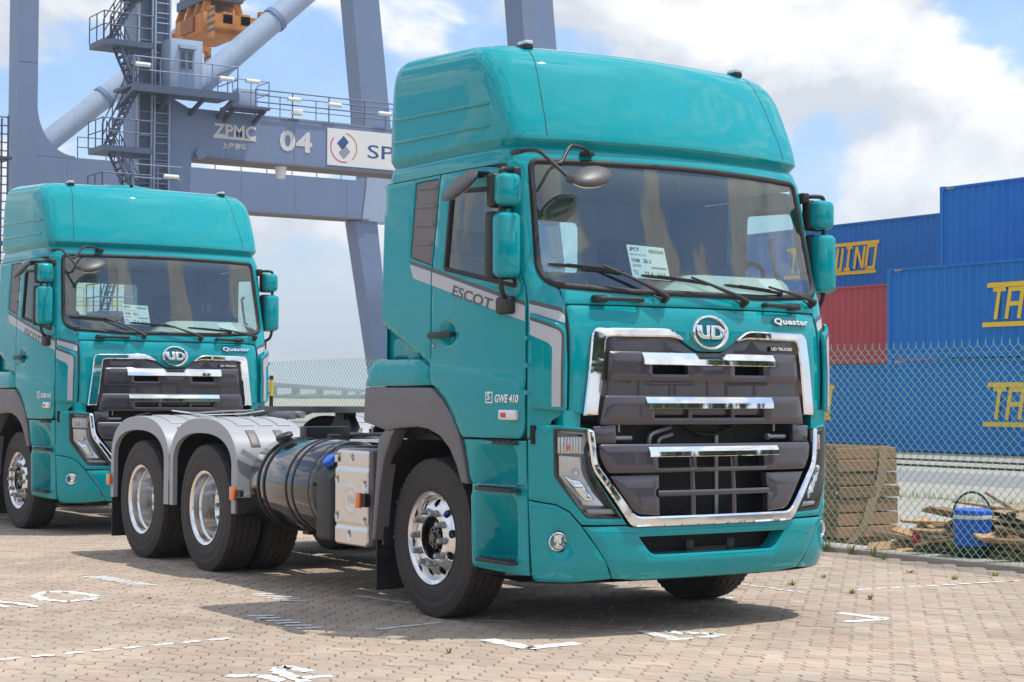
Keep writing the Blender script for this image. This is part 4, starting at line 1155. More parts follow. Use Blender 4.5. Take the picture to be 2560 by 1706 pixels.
def chrome_bar(name, S, yl, yr, z0, z1, off, mat, parent, notch=None):
    """bright strip: upper facet leans back to the sky, lower one stands steeper"""
    ys = sorted(set(list(np.linspace(yl, yr, 40)) + ([-.135, -.125, -.10, -.09, .09, .10, .125, .135] if notch else [])))
    v = []; f = []
    for y in ys:
        top = z1 - (notch * min(1, max(0, (.13 - abs(y)) / .035)) if notch else 0)
        zm = z0 + (z1 - z0) * .45
        for z, o in ((z0 + .001, off - .03), (z0, off - .003), (z0 + .003, off), (zm, off - .001), (zm + .001, off - .0015), (top - .004, off - .022), (top, off - .028), (top, off - .05)):
            x = front_pt(S, y, z) + o; v.append((x, y, z))
    n = 8
    for i in range(len(ys) - 1):
        for k in range(n - 1): f.append((i * n + k, i * n + n + k, i * n + n + k + 1, i * n + k + 1))
    f.append(tuple(range(n - 1, -1, -1))); f.append(tuple((len(ys) - 1) * n + k for k in range(n)))
    return ob(name, v, f, mat, parent, 12)

def build_wheels(T):
    tyre = make_tyre_mesh()
    # ---- front wheel meshes (outer face towards -y, wheel centre at the origin)
    rim = MB().lathe([(.205, .115), (.26, .10), (.268, .03), (.268, -.105), (.272, -.125), (.292, -.134), (.298, -.139), (.299, -.132), (.286, -.124), (.284, .12), (.298, .138), (.292, .125), (.268, .118)][3:9], (0, 0, 0), (0, 1, 0), 64)
    barrel = MB().lathe([(.270, -.112), (.262, -.06), (.250, .0), (.258, .12)], (0, 0, 0), (0, 1, 0), 48)
    def disc_pt(a, b):
        r = math.hypot(a, b)
        y = np.interp(r, [.10, .135, .15, .185, .215, .245, .268], [-.132, -.135, -.138, -.137, -.128, -.108, -.085])
        return Vector((a, float(y), b))
    holes = [circle((.226 * math.cos(2 * math.pi * (k + .5) / 10), .226 * math.sin(2 * math.pi * (k + .5) / 10)), .026, 14) for k in range(10)]
    holes.append(circle((0, 0), .137, 40))
    dv, df = panel_mesh(disc_pt, circle((0, 0), .2695, 64), holes, depth=.022, h=.022, bev=.004, nfn=lambda a, b: Vector((0, -1, 0)))
    hub = MB().lathe([(.0, -.135), (.030, -.134), (.036, -.118), (.072, -.112), (.076, -.10), (.078, -.075), (.118, -.07), (.14, -.06), (.15, -.03), (.15, .0)], (0, 0, 0), (0, 1, 0), 40)
    for k in range(8):
        a = 2 * math.pi * k / 8
        hub.cyl((.058 * math.cos(a), -.113, .058 * math.sin(a)), (.058 * math.cos(a), -.122, .058 * math.sin(a)), .011, n=6)
    nut = MB().lathe([(.0235, 0), (.0235, -.012), (.0165, -.016)], (0, 0, 0), (0, 1, 0), 16)
    nut.cyl((0, -.014, 0), (0, -.052, 0), .0195, .018, n=6)
    nut.cyl((0, -.052, 0), (0, -.060, 0), .018, .011, n=6)
    back = MB().lathe([(.26, -.055), (.0, -.05)], (0, 0, 0), (0, 1, 0), 40)
    rim_me = mesh_of('rim', rim.v, rim.f, alu, 30); disc_me = mesh_of('wheel_disc', dv, df, alu, 30)
    hub_me = mesh_of('hub', hub.v, hub.f, black_gloss, 30); nut_me = mesh_of('wheel_nut', nut.v, nut.f, steel, 25)
    back_me = mesh_of('brake_drum', back.v, back.f, recess_shade, 30); bar_me = mesh_of('rim_barrel', barrel.v, barrel.f, alu, 40)
    # ---- rear wheel meshes: deep polished dish
    dish = MB().lathe([(.299, -.132), (.298, -.139), (.292, -.137), (.275, -.130), (.268, -.118), (.268, -.070), (.262, -.060), (.254, -.054), (.250, .015), (.240, .055), (.215, .082), (.19, .088), (.14, .088), (.137, .10)], (0, 0, 0), (0, 1, 0), 72)
    rhub = MB().lathe([(.0, .02), (.055, .02), (.085, .025), (.09, .05), (.092, .09), (.14, .095)], (0, 0, 0), (0, 1, 0), 32)
    dish_me = mesh_of('dished_rim', dish.v, dish.f, alu, 25); rhub_me = mesh_of('hub', rhub.v, rhub.f, black_gloss, 30)
    def put(name, me, parent, loc=(0, 0, 0), rot=(0, 0, 0)):
        o = bpy.data.objects.new(name, me); o.location = loc; o.rotation_euler = rot; return link(o, parent)
    for s in (-1, 1):
        w = empty('front_wheel', (0, s * 1.02, .505), 0 if s < 0 else math.pi, T)
        w.rotation_euler = (0, R(9) if s < 0 else R(14), 0 if s < 0 else math.pi)
        put('tyre', tyre, w); put('rim', rim_me, w); put('wheel_disc', disc_me, w); put('hub', hub_me, w); put('rim_barrel', bar_me, w); put('brake_drum', back_me, w)
        for k in range(10):
            a = 2 * math.pi * k / 10 + .1
            put('wheel_nut', nut_me, w, (.1675 * math.cos(a), -.137, .1675 * math.sin(a)), (0, random.random(), 0))
        if s < 0:
            fn = lambda a, b, d: disc_pt(a, b) + Vector((0, -.0012 - d, 0))
            text_obj('maker_mark', 'ALUX', (.19, .235, .04, .06), lambda a, b, d: (lambda p: Vector((p.x * math.cos(.75) - p.z * math.sin(.75), p.y - .002, p.x * math.sin(.75) + p.z * math.cos(.75))))(disc_pt(a, b)), blue_cap, w, 0, .03)
        for x in (WB1, WB2):
            w = empty('rear_wheel', (x, s * 1.07, .505), 0, T)
            w.rotation_euler = (0, R(random.uniform(0, 40)), 0 if s < 0 else math.pi)
            put('tyre', tyre, w); put('dished_rim', dish_me, w); put('hub', rhub_me, w)
            for k in range(10):
                a = 2 * math.pi * k / 10
                put('wheel_nut', nut_me, w, (.1675 * math.cos(a), .088, .1675 * math.sin(a)))
            wi = empty('inner_rear_wheel', (x, s * .735, .505), 0, T)
            wi.rotation_euler = (0, R(random.uniform(0, 40)), 0)
            put('tyre', tyre, wi); put('rim_barrel', bar_me, wi)

def build_cab(T):
    Q = qmap(CAB); Y = ymap(CAB); B = ymap(BMP); QB = qmap(BMP); QR = qmap(ROOF); YR = ymap(ROOF)
    de = lambda z: min(1.085, xint(z) - .062)            # front edge of the door
    # ---------------- roof fairing: stacked plan outlines, rising a little to the rear
    zs = [2.816, 2.83, 2.86, 2.90, 2.914, 2.922, 2.926, 2.945, 2.961, 2.966, 2.975, 2.99, 3.03, 3.1, 3.18, 3.26, 3.34, 3.4, 3.45, 3.49, 3.52, 3.545, 3.565, 3.582, 3.596, 3.606, 3.612, 3.615]
    def lift(p):
        k = max(0, (p[2] - 3.0) / .6) * .055 * min(1.2, max(0, (.62 - p[0]) / 1.1)); return (p[0], p[1], p[2] + k)
    rings = []
    for z in zs:
        P = outline(ROOF, z)
        xr = -.55 + max(0, z - 3.50) ** 2 * 5.0
        rc = .10
        W = -P[0][1]
        pts = []
        for t in np.linspace(0, 1, 7)[:-1]:
            a = math.pi / 2 * t
            pts.append((xr + rc - rc * math.cos(a) , -(W - rc + rc * math.sin(a))))
        side = [p for p in P if p[0] > xr + rc]
        xs = np.linspace(xr + rc, P[23][0], 26)
        pts += [(x, float(np.interp(x, P[:24, 0], P[:24, 1]))) for x in xs]
        pts += [tuple(p) for p in P[24:]]
        full = pts + [(x, -y) for x, y in reversed(pts[:-1])]
        rings.append([lift((x, y, z)) for x, y in full])
    n = len(rings[0]); v = [p for r_ in rings for p in r_]; f = []
    for i in range(len(rings) - 1):
        for k in range(n): f.append((i * n + k, i * n + (k + 1) % n, (i + 1) * n + (k + 1) % n, (i + 1) * n + k))
    # top: shrink the last ring towards the middle
    last = rings[-1]; c = np.mean(np.array(last), axis=0)
    for s, dz in ((.7, .012), (.35, .018), (.02, .02)):
        b0 = len(v); v += [(c[0] + (p[0] - c[0]) * s, c[1] + (p[1] - c[1]) * s, p[2] + dz) for p in last]
        pb = b0 - n
        for k in range(n): f.append((pb + k, pb + (k + 1) % n, b0 + (k + 1) % n, b0 + k))
    roof = ob('roof_fairing', v, f, teal, T, 32)
    # pressed ribs along the fairing sides
    for z0, z1 in ((3.215, 3.20), (3.075, 3.062)):
        def ribpt(x, z):
            p = Vector((x, side_pt(ROOF, x, z), z)); return Vector(lift(p))
        poly = fillet([(-.44, z0 - .012, .01), (.70, z1 - .012, .01), (.70, z1 + .012, .01), (-.44, z0 + .012, .01)])
        vv, ff = panel_mesh(lambda a, b: ribpt(a, b), poly, off=.012, depth=.03, h=.08, bev=.010)
        ob('rib', vv, ff, teal, roof, 60); ob('rib', [(p[0], -p[1], p[2]) for p in vv], [tuple(reversed(q)) for q in ff], teal, roof, 60)
    # seam between front shell and side shell
    for s in (-1, 1):
        pts = []
        for z in np.linspace(2.985, 3.56, 26):
            yy = .945 - .07 * ((z - 2.985) / .58) ** 1.3; q = (front_pt(ROOF, yy, z), yy); pts.append(Vector(lift((q[0] - .001, s * q[1], z))))
        m = MB().tube(pts, .0032, 6); m.obj('roof_seam', rubber, roof, 60)
        b = MB().box(.515, .645, s * .853 - .034, s * .853 + .034, 3.575, 3.612, .012)
        bo = b.obj('roof_marker_lamp', black_plastic, T)
        MB().box(.545, .650, s * .853 - .030, s * .853 + .030, 3.606, 3.634, .013).obj('lens', lens_chrome, bo)

    # ---------------- doors, quarter panels, pillars
    def door_disp(q, z):
        x = q + 1.225; d = 0.0
        d += .010 * (1 / (1 + math.exp((z - (1.625 - .10 * x)) / .006)))
        e = math.hypot((x - .30) / .105, (z - 1.80) / .085)
        if e < 1: d -= .030 * (1 - e * e)
        return d
    door_poly = fillet(P_(CAB, [('s', .108, 1.615), ('s', .112, 1.50, .03), ('s', .165, 1.470, .03), ('s', .30, 1.385, .05), ('s', .40, 1.28, .05), ('s', .47, 1.185), ('s', .507, 1.160), ('s', 1.05, 1.160, .03), ('s', 1.083, 1.22, .03), ('s', 1.083, 1.97)]
                           + [('s', de(z), z) for z in (2.05, 2.15, 2.3, 2.5)] + [('s', de(2.70), 2.77, .12), ('s', .70, 2.812, .1), ('s', .172, 2.812), ('s', .112, 2.22)]))
    wf = lambda z: de(z) - .058
    win = fillet(P_(CAB, [('s', .252, 2.20, .03), ('s', wf(2.05), 2.052, .05), ('s', wf(2.2), 2.2), ('s', wf(2.4), 2.4), ('s', wf(2.6), 2.675, .09), ('s', .298, 2.70, .05)]))
    ex = [(q_of(CAB, 's', .30 + .125 * r_ * math.cos(a), 1.80 + .1 * r_ * math.sin(a)), 1.80 + .1 * r_ * math.sin(a)) for r_ in (.2, .45, .7, .85, 1.0) for a in np.linspace(0, 2 * math.pi, 19)[:-1]]
    for k in np.linspace(.14, 1.06, 24):
        for dz in (-.022, -.008, .008, .022): ex.append((q_of(CAB, 's', k, 1.625 - .10 * k + dz), 1.625 - .10 * k + dz))
    v, f = panel_mesh(Q, door_poly, [win], h=.06, depth=.03, disp=door_disp, extra=ex)
    for s in (-1, 1):
        vv = v if s < 0 else [(p[0], -p[1], p[2]) for p in v]; ff = f if s < 0 else [tuple(reversed(q)) for q in f]
        door = ob('door', vv, ff, teal, T, 42)
        def half(name, mb, mat, parent, smooth=35): return (mb if s < 0 else mb.mirror()).obj(name, mat, parent, smooth)
        def hp(name, fn, poly, mat, parent, holes=(), **kw):
            a, b = panel_mesh(fn, poly, holes, **kw)
            if s > 0: a = [(p[0], -p[1], p[2]) for p in a]; b = [tuple(reversed(q)) for q in b]
            return ob(name, a, b, mat, parent, 42)
        hp('window_seal', Q, inset(win, -.004) if area2(win) > 0 else win, rubber, door, [inset(win, .022)], off=.004, depth=.03, h=.1, bev=.003, sub=.06)
        hp('window_pane', Q, inset(win, .016), glass, door, off=-.012, depth=0, bev=0, h=.12)
        hd = MB(); hd.box(.115, .395, -1.272, -1.25, 1.772, 1.812, .009); hd.box(.13, .165, -1.255, -1.20, 1.78, 1.806); hd.box(.345, .385, -1.255, -1.20, 1.78, 1.806)
        half('door_handle', hd, black_plastic, door)
        half('door_lock', MB().lathe([(.0, -.010), (.011, -.010), (.015, -.004), (.015, .01)], (.147, -1.236, 1.726), (0, 1, 0), 14), steel, door)
        half('inner_door_trim', MB().box(.14, 1.0, -1.135, -1.10, 1.28, 2.05, .02), interior, door)
        # stripe decals on the door
        st = fillet(P_(CAB, [('s', .112, 2.112), ('s', 1.078, 1.853), ('s', 1.078, 1.945), ('s', .112, 2.195)]))
        hp('light_stripe', Q, st, decal_light, door, off=.0022, depth=0, bev=0, h=.08, disp=door_disp)
        hp('dark_stripe', Q, fillet(P_(CAB, [('s', .112, 2.198), ('s', 1.078, 1.948), ('s', 1.078, 1.970), ('s', .112, 2.222)])), decal_dark, door, off=.0022, depth=0, bev=0, h=.08)
        tf = lambda a, b, d: (lambda x, z: (lambda p: Vector((p.x, p.y - .0042, p.z) if s < 0 else (p.x, -p.y + .0042, p.z)))(Vector((x, side_pt(CAB, x, z), z))))(a if s < 0 else 1.25 - a, b - .255 * ((a if s < 0 else 1.25 - a) - .36))
        text_obj('stripe_lettering', 'ESCOT', (.36, .80, 2.037, 2.107), tf, decal_dark, door, 0, .02, .22 if s < 0 else .22)
        # badge and marker lamp
        bf = lambda a, b, d: (lambda x: Vector((x, s * (-side_pt(CAB, x, b) + .010 + d), b)))(a if s < 0 else 1.9 - a)
        text_obj('model_badge', 'GWE 410', (.835, 1.045, 1.372, 1.422), bf, chrome, door, .006, .03, .2)
        text_obj('model_badge', '5', (.762, .79, 1.388, 1.430), bf, chrome, door, .006, .02)
        bx = MB(); vv2, ff2 = ribbon([(.748, 1.372), (.808, 1.372), (.808, 1.434), (.748, 1.434)], .007, True)
        V2, F2 = place2d(vv2, ff2, bf, .004); ob('badge_frame', V2, F2, chrome, door)
        mk = half('side_lamp', MB().box(.86, 1.045, -1.215, -1.178, 1.268, 1.332, .012), lens_chrome, door)
        half('lamp_core', MB().box(.89, .95, -1.219, -1.20, 1.283, 1.315, .006), red_lens, mk)
        # quarter panel with grey vent
        def quarter_disp(q, z):
            x = q + 1.235; ln = 1.905 - (x + .555) * .445
            t = min(1, max(0, (ln - z) / .045)); t = t * t * (3 - 2 * t)
            return -.06 * t * min(1, max(0, (.10 - x) / .12))
        vent = fillet(P_(CAB, [('s', -.18, 2.305, .02), ('s', .104, 2.235, .02), ('s', .152, 2.79, .02), ('s', -.145, 2.79, .02)]))
        exq = []
        for k in np.linspace(-.53, .08, 16):
            ln = 1.905 - (k + .555) * .445
            for dz in (.01, -.008, -.022, -.036, -.05):
                if ln + dz > 1.67: exq.append((q_of(CAB, 's', k, ln + dz), ln + dz))
        qp = hp('quarter_panel', Q, fillet(P_(CAB, [('s', -.548, 1.655), ('s', .098, 1.60), ('s', .100, 2.22), ('s', .160, 2.812), ('s', -.548, 2.812)])), teal, T, [vent], h=.06, depth=.03, disp=quarter_disp, extra=exq)
        hp('vent_panel', Q, inset(vent, .004), flare_grey, qp, off=-.006, depth=.02, bev=.003, h=.1)
        for k, zz in enumerate((2.38, 2.50, 2.62, 2.74)):
            hp('louvre', Q, fillet(P_(CAB, [('s', -.13 + k * .004, zz), ('s', .09 + k * .012, zz - .012), ('s', .09 + k * .012, zz + .010), ('s', -.13 + k * .004, zz + .022)]), .006), flare_grey, qp, off=.004, depth=.012, bev=.006, h=.1)
        hp('light_stripe', Q, P_(CAB, [('s', -.125, 2.168), ('s', .096, 2.115), ('s', .096, 2.20), ('s', -.178, 2.262)]), decal_light, qp, off=.0022, depth=0, bev=0, h=.08)
        hp('dark_stripe', Q, P_(CAB, [('s', -.18, 2.265), ('s', .096, 2.203), ('s', .096, 2.226), ('s', -.188, 2.288)]), decal_dark, qp, off=.0022, depth=0, bev=0, h=.08)
        # corner pillar from bumper top to roof
        ed = [('s', min(1.093, de(z) + .008), z) for z in (2.83, 2.65, 2.5, 2.3, 2.15, 2.05, 1.97)]
        pil = P_(CAB, [('s', 1.093, 1.165), ('f', -1.10, 1.165), ('f', -1.07, 1.27), ('f', -.998, 1.318), ('f', -.992, 1.60), ('f', -.982, 1.955), ('f', -1.0, 2.05), ('f', -1.08, 2.11), ('f', -1.092, 2.20), ('f', -1.075, 2.5), ('f', -1.055, 2.70), ('f', -1.03, 2.825)] + ed)
        cp = hp('corner_pillar', Q, pil, teal, T, h=.05, depth=.025, sub=.04)
        # air vane standing off the corner
        qa = lambda z: q_of(CAB, 's', 1.125, z); qb = lambda z: q_of(CAB, 'f', -1.002, z)
        vane = fillet([(qa(1.345) + .0, 1.345, .02), (qb(1.325), 1.325, .03), (qb(1.80), 1.815, .05), (qa(1.885), 1.90, .015)])
        vo = hp('air_vane', Q, vane, teal, T, off=.040, depth=.022, h=.05, bev=.008, sub=.04)
        w_ = qb(1.5) - qa(1.5)
        lo = qa(1.6); hp('light_stripe', Q, fillet([(lo + .62 * w_, 1.352), (lo + .845 * w_, 1.350), (lo + .845 * w_, 1.79, .04), (lo + .01, 1.857), (lo + .01, 1.772), (lo + .62 * w_, 1.712, .04)]), decal_light, vo, off=.0425, depth=0, bev=0, h=.05, sub=.04)
        hp('dark_stripe', Q, fillet([(lo + .85 * w_, 1.350), (lo + .91 * w_, 1.349), (lo + .91 * w_, 1.80, .05), (lo + .01, 1.878), (lo + .01, 1.860), (lo + .85 * w_, 1.793, .04)]), decal_dark, vo, off=.0425, depth=0, bev=0, h=.05, sub=.04)
        for zz in (1.42, 1.58, 1.74):
            half('vane_bracket', MB().box(1.12, 1.15, -1.20, -1.14, zz, zz + .025), teal, vo)
        # stripe passing over the pillar above the vane
        hp('light_stripe', Q, fillet([(lo - .025, 1.845), (lo - .012, 1.842), (lo - .012, 1.905), (lo + .95 * w_, 1.842), (lo + .95 * w_, 1.888, .02), (lo + .8 * w_, 1.91), (lo - .025, 1.955)]), decal_light, cp, off=.0024, depth=0, bev=0, h=.05, sub=.04)
        hp('dark_stripe', Q, fillet([(lo - .025, 1.958), (lo + .8 * w_, 1.914), (lo + .95 * w_, 1.892), (lo + .95 * w_, 1.912), (lo + .8 * w_, 1.936), (lo - .025, 1.980)]), decal_dark, cp, off=.0024, depth=0, bev=0, h=.05, sub=.04)
        # fender and wheel arch flare
        hp('fender_top', Q, fillet(P_(CAB, [('s', -.70, 1.472), ('s', .13, 1.478), ('s', .102, 1.52), ('s', .10, 1.592), ('s', -.02, 1.645, .03), ('s', -.61, 1.652, .05)])), teal, T, off=.0, depth=.05, h=.05, bev=.008, disp=lambda q, z: .036 * min(1, max(0, (1.655 - z) / .07)) ** .5 * min(1, max(0, (.14 - (q + 1.235)) / .16)))
        def flare_disp(q, z):
            x = q + 1.235; e = math.hypot(x, z - .5)
            return .044 - .014 * min(1, max(0, (e - .72) / .26)) - .03 * min(1, max(0, (x - .2) / .35))
        fl = fillet(P_(CAB, [('s', -.725, 1.235, .02), ('s', -.40, 1.185), ('s', -.20, 1.205), ('s', .0, 1.215), ('s', .15, 1.205), ('s', .28, 1.165), ('s', .38, 1.09), ('s', .45, .99), ('s', .50, .88), ('s', .56, .875), ('s', .52, 1.03), ('s', .462, 1.18), ('s', .39, 1.285), ('s', .29, 1.38), ('s', .16, 1.462, .03), ('s', -.705, 1.466, .02)]))
        hp('wheel_arch_flare', Q, fl, flare_grey, T, off=0, depth=.10, h=.05, bev=.006, disp=flare_disp, sub=.05)
        hp('rear_arch_strip', Q, fillet(P_(CAB, [('s', -.60, .455, .01), ('s', -.56, .455, .01), ('s', -.50, .80), ('s', -.44, 1.0), ('s', -.34, 1.15), ('s', -.30, 1.19), ('s', -.42, 1.19), ('s', -.52, 1.13, .03)])), flare_grey, T, off=.03, depth=.10, h=.06, bev=.006, sub=.06)
        arch = MB(); n_ = 22
        prof = []
        for k in range(n_ + 1):
            a = R(8) + (R(196) - R(8)) * k / n_
            prof.append((.66 * math.cos(a) * (.86 if math.cos(a) > 0 else .92), .52 + .66 * math.sin(a)))
        vv3 = [(x, y, z) for y in (-1.21, -.62) for x, z in prof]
        arch.add(vv3, [(i, i + 1, n_ + 2 + i, n_ + 1 + i) for i in range(n_)])
        half('arch_liner', arch, black_plastic, T, 60)
        half('splash_guard', MB().box(-.575, -.545, -1.20, -.72, .42, 1.12), black_plastic, T)
        mf = half('mud_flap', MB().box(-.645, -.633, -1.205, -.74, .115, .50), rubber, T)
        for zz, yy in ((.47, -1.12), (.47, -.83), (.70, -1.1), (.95, -1.1)):
            half('bolt', MB().cyl((-.545, yy, zz), (-.535, yy, zz), .014, n=8), steel, mf)
        # ---------------- boarding steps
        sw = fillet(P_(BMP, [('s', .585, .375, .03), ('s', 1.087, .35, .01), ('s', 1.087, 1.148), ('s', .50, 1.148), ('s', .575, .88)]))
        sm = lambda a, b, x: (lambda t: t * t * (3 - 2 * t))(min(1, max(0, (x - a) / (b - a))))
        def step_disp(q, z):
            x = q + 1.222
            for z0, z1, dp, xa in ((.885, 1.125, .11, .60), (.440, .835, .19, .615)):
                if z0 < z < z1:
                    t = (z - z0) / (z1 - z0); return -dp * (1 - t ** 1.6) * sm(xa, xa + .10, x) * (1 - sm(1.040, 1.052, x))
            return -.012 if .835 <= z <= .885 else 0.0
        sx = []
        for zz in (.434, .4385, .4415, .446, .84, .88, .8835, .8865, .892, 1.118):
            for k in np.linspace(.60, 1.075, 26): sx.append((q_of(BMP, 's', k, zz), zz))
        for k in (1.034, 1.042, 1.05, 1.057):
            for zz in np.linspace(.45, 1.11, 26): sx.append((q_of(BMP, 's', k, zz), zz))
        so = hp('step_panel', QB, sw, teal, T, depth=.05, h=.028, bev=.008, disp=step_disp, extra=sx, sub=.04)
        for z0, x0, x1 in ((.430, .65, 1.025), (.858, .64, 1.04), (1.138, .64, 1.03)):
            tr = half('step_tread', MB().box(x0, x1, -1.238 + (.03 if z0 > 1.1 else 0), -1.05, z0 - .016, z0 + .006, .005), black_plastic, so)
            bumps = MB()
            for i in range(11):
                for j in range(3): bumps.box(x0 + .01 + i * .033, x0 + .028 + i * .033, -1.215 + j * .045, -1.193 + j * .045, z0 + .004, z0 + .014)
            half('tread_studs', bumps, black_plastic, tr)['kind'] = 'stuff'
        lb = half('warning_label', MB().box(.925, 1.005, -1.105, -1.102, .56, .70), white_print, so)
        half('label_band', MB().box(.926, 1.004, -1.108, -1.1055, .675, .699), red_lens, lb)
        # ---------------- bumper corner with fog lamp
        seam = [('f', -.728, .338), ('f', -.79, .44), ('f', -.847, .525), ('f', -.941, .657), ('f', -1.000, .735), ('f', -1.06, .775), ('f', -1.13, .79)]
        fogc = (q_of(BMP, 'f', -1.045, .562), .562)
        hp('bumper_corner', QB, fillet(P_(BMP, [('s', 1.10, .335)] + [('f', -1.1, .322), ('f', -.95, .322)] + seam + [('s', 1.10, .798)])), teal, T, [circle(fogc, .064, 24)], h=.05, depth=.05, bev=.005, sub=.04, hole_depth=.09,
           disp=lambda q, z: -.028 * max(0, 1 - (math.hypot(q - fogc[0] - .035, z - fogc[1] - .012) / .135) ** 2))
        pc = QB(*fogc); nc = norm_of(QB, *fogc); nc = Vector((nc.x * .6 + .5, nc.y * .6, nc.z)).normalized()
        m = MB().lathe([(.054, -.075), (.056, .0), (.05, .004), (.047, -.004)], pc - nc * .018, nc, 28)
        fo = half('fog_lamp', m, chrome, T)
        half('lamp_bowl', MB().lathe([(.0, -.05), (.03, -.045), (.048, -.004)], pc - nc * .018, nc, 24), chrome, fo)
        half('lens', MB().lathe([(.0, .006), (.03, .003), (.049, -.003)], pc - nc * .018, nc, 24), lens_clear, fo)
        hl = fillet(P_(BMP, [('f', -1.072, 1.222, .012), ('f', -1.066, .945, .02), ('f', -.912, .702, .02), ('f', -.69, .694, .008), ('f', -.872, .96, .05), ('f', -.884, 1.213, .012)]))
        seam_up = [('s', 1.10, .806), ('f', -1.13, .798), ('f', -1.06, .783), ('f', -.997, .742), ('f', -.936, .663)]
        up = P_(BMP, seam_up + [('f', -.655, .658), ('f', -.70, .725), ('f', -.862, .955), ('f', -.872, 1.222), ('f', -1.05, 1.245), ('f', -1.13, 1.24), ('s', 1.135, 1.175), ('s', 1.10, 1.15)])
        hp('headlamp_surround', QB, up, teal, T, [hl], h=.05, depth=.05, bev=.005, sub=.03, hole_depth=.012)
        # ---------------- headlamp
        ho = hp('headlamp', QB, inset(hl, -.004) if False else hl, lamp_dark, T, off=-.085, depth=0, bev=0, h=.05, sub=.04)
        a_, b_ = panel_mesh(QB, hl, (), off=-.004, depth=.08, h=.4, bev=.002, sub=.04)
        nloop = None
        hp('lamp_rim', QB, hl, black_plastic, ho, [inset(hl if area2(hl) > 0 else hl[::-1], .010)], off=.001, depth=.085, h=.2, bev=.002, sub=.03)
        hp('lens', QB, hl, lens_clear, ho, off=.003, depth=0, bev=0, h=.05, sub=.03, disp=lambda q, z: .006)
        qx = lambda y, z: q_of(BMP, 'f', y, z)
        # indicator block at the top
        for i in range(9):
            y0 = -1.058 + i * .0165
            hp('indicator_flute', QB, fillet([(qx(y0, 1.12), 1.078), (qx(y0 + .0155, 1.12), 1.078), (qx(y0 + .0155, 1.12), 1.176), (qx(y0, 1.12), 1.176)]), lens_chrome, ho, off=-.030 + .004 * (i % 2), depth=.02, bev=.005, h=.06)
        hp('indicator_bulb', QB, circle((qx(-1.0, 1.115), 1.112), .016, 12), orange, ho, off=-.020, depth=.02, bev=.005, h=.05)
        hp('upper_plate', QB, fillet([(qx(-1.05, 1.2), 1.215), (qx(-1.05, 1.2), 1.222 - .005), (qx(-1.05, 1.22), 1.225), (qx(-.90, 1.2), 1.208), (qx(-.895, 1.15), 1.15), (qx(-.92, 1.1), 1.09), (qx(-.92, 1.08), 1.19), (qx(-1.04, 1.2), 1.20)][1:]), guard_grey, ho, off=-.02, depth=.02, bev=.003, h=.05)
        # main reflector: hollow bright bowl
        cen = (qx(-.985, .90), .90)
        def bowl(q, z): return -.075 + .9 * ((q - cen[0]) ** 2 + (z - cen[1]) ** 2)
        hp('reflector', QB, fillet([(qx(-1.052, 1.06), 1.065), (qx(-1.052, .95), .945), (qx(-.92, .775), .775), (qx(-.805, .77), .772), (qx(-.865, .85), .86), (qx(-.925, .98), .98), (qx(-.93, 1.05), 1.055)], .01), lens_chrome, ho, off=0, depth=.01, bev=.002, h=.03, disp=bowl)
        hp('reflector_step', QB, fillet([(qx(-1.03, .93), .945), (qx(-.91, .80), .80), (qx(-.85, .80), .80), (qx(-.93, .90), .91)], .01), chrome, ho, off=-.03, depth=.02, bev=.006, h=.03)
        pb = QB(qx(-.97, .96), .96); half('bulb', MB().ball(pb + Vector((-.02, .02, 0)), (.02, .02, .02), 12, 8), lens_chrome, ho)
        hp('light_bar', QB, fillet([(qx(-.90, .735), .728), (qx(-.72, .725), .722), (qx(-.74, .75), .752), (qx(-.91, .755), .752)], .006), guard_grey, ho, off=-.02, depth=.03, bev=.004, h=.04)
        # gusset between lamp and cab
        half('cab_gusset', MB().box(1.20, 1.285, -1.03, -.91, 1.22, 1.33), teal, T)
        # ---------------- grab handles on the front
        g = MB(); zz = 1.992
        g.tube(fillet3([(front_pt(CAB, .80, zz) + .0, -.79, zz), (front_pt(CAB, .80, zz) + .05, -.79, zz), (front_pt(CAB, .5, zz) + .05, -.49, zz), (front_pt(CAB, .49, zz), -.49, zz)], .03), .014, 10)
        g.box(front_pt(CAB, .77, zz) - .01, front_pt(CAB, .77, zz) + .052, -.812, -.72, zz - .022, zz + .022, .012)
        half('grab_handle', g, black_plastic, T)

    # ---------------- front panel, cowl, windscreen
    half_open = [(-.988, 1.320), (-.868, 1.305), (-.800, 1.770, .04), (-.31, 1.788), (-.222, 1.758, .02), (-.10, 1.690, .03)]
    fp = fillet([(-.974, 1.950, .03)] + half_open + mir(half_open) + [(.974, 1.950, .03)])
    front = panel('front_panel', Y, fp, teal, T, h=.06, depth=.03, sub=.05)
    panel('cowl_panel', Y, [(-.985, 1.960), (-.985, 2.06), (-.5, 2.045), (.5, 2.045), (.985, 2.06), (.985, 1.960)], teal, T, h=.06, depth=.03)
    ws = [(-1.112, 2.058, .14), (-.5, 2.022), (.5, 2.022), (1.112, 2.058, .14), (1.093, 2.4), (1.068, 2.845, .07), (0, 2.852), (-1.068, 2.845, .07), (-1.093, 2.4)]
    wsf = subdiv(fillet(ws, n=8), .06)
    inn = inset(wsf if area2(wsf) > 0 else wsf[::-1], .036)
    panel('windscreen_seal', Y, wsf, rubber, T, [inn], off=.012, depth=.035, h=.2, bev=.010, sub=.06, smooth=60)
    panel('windscreen', Y, inset(wsf if area2(wsf) > 0 else wsf[::-1], .02), glass, T, off=.0, depth=0, bev=0, h=.08, sub=.06)
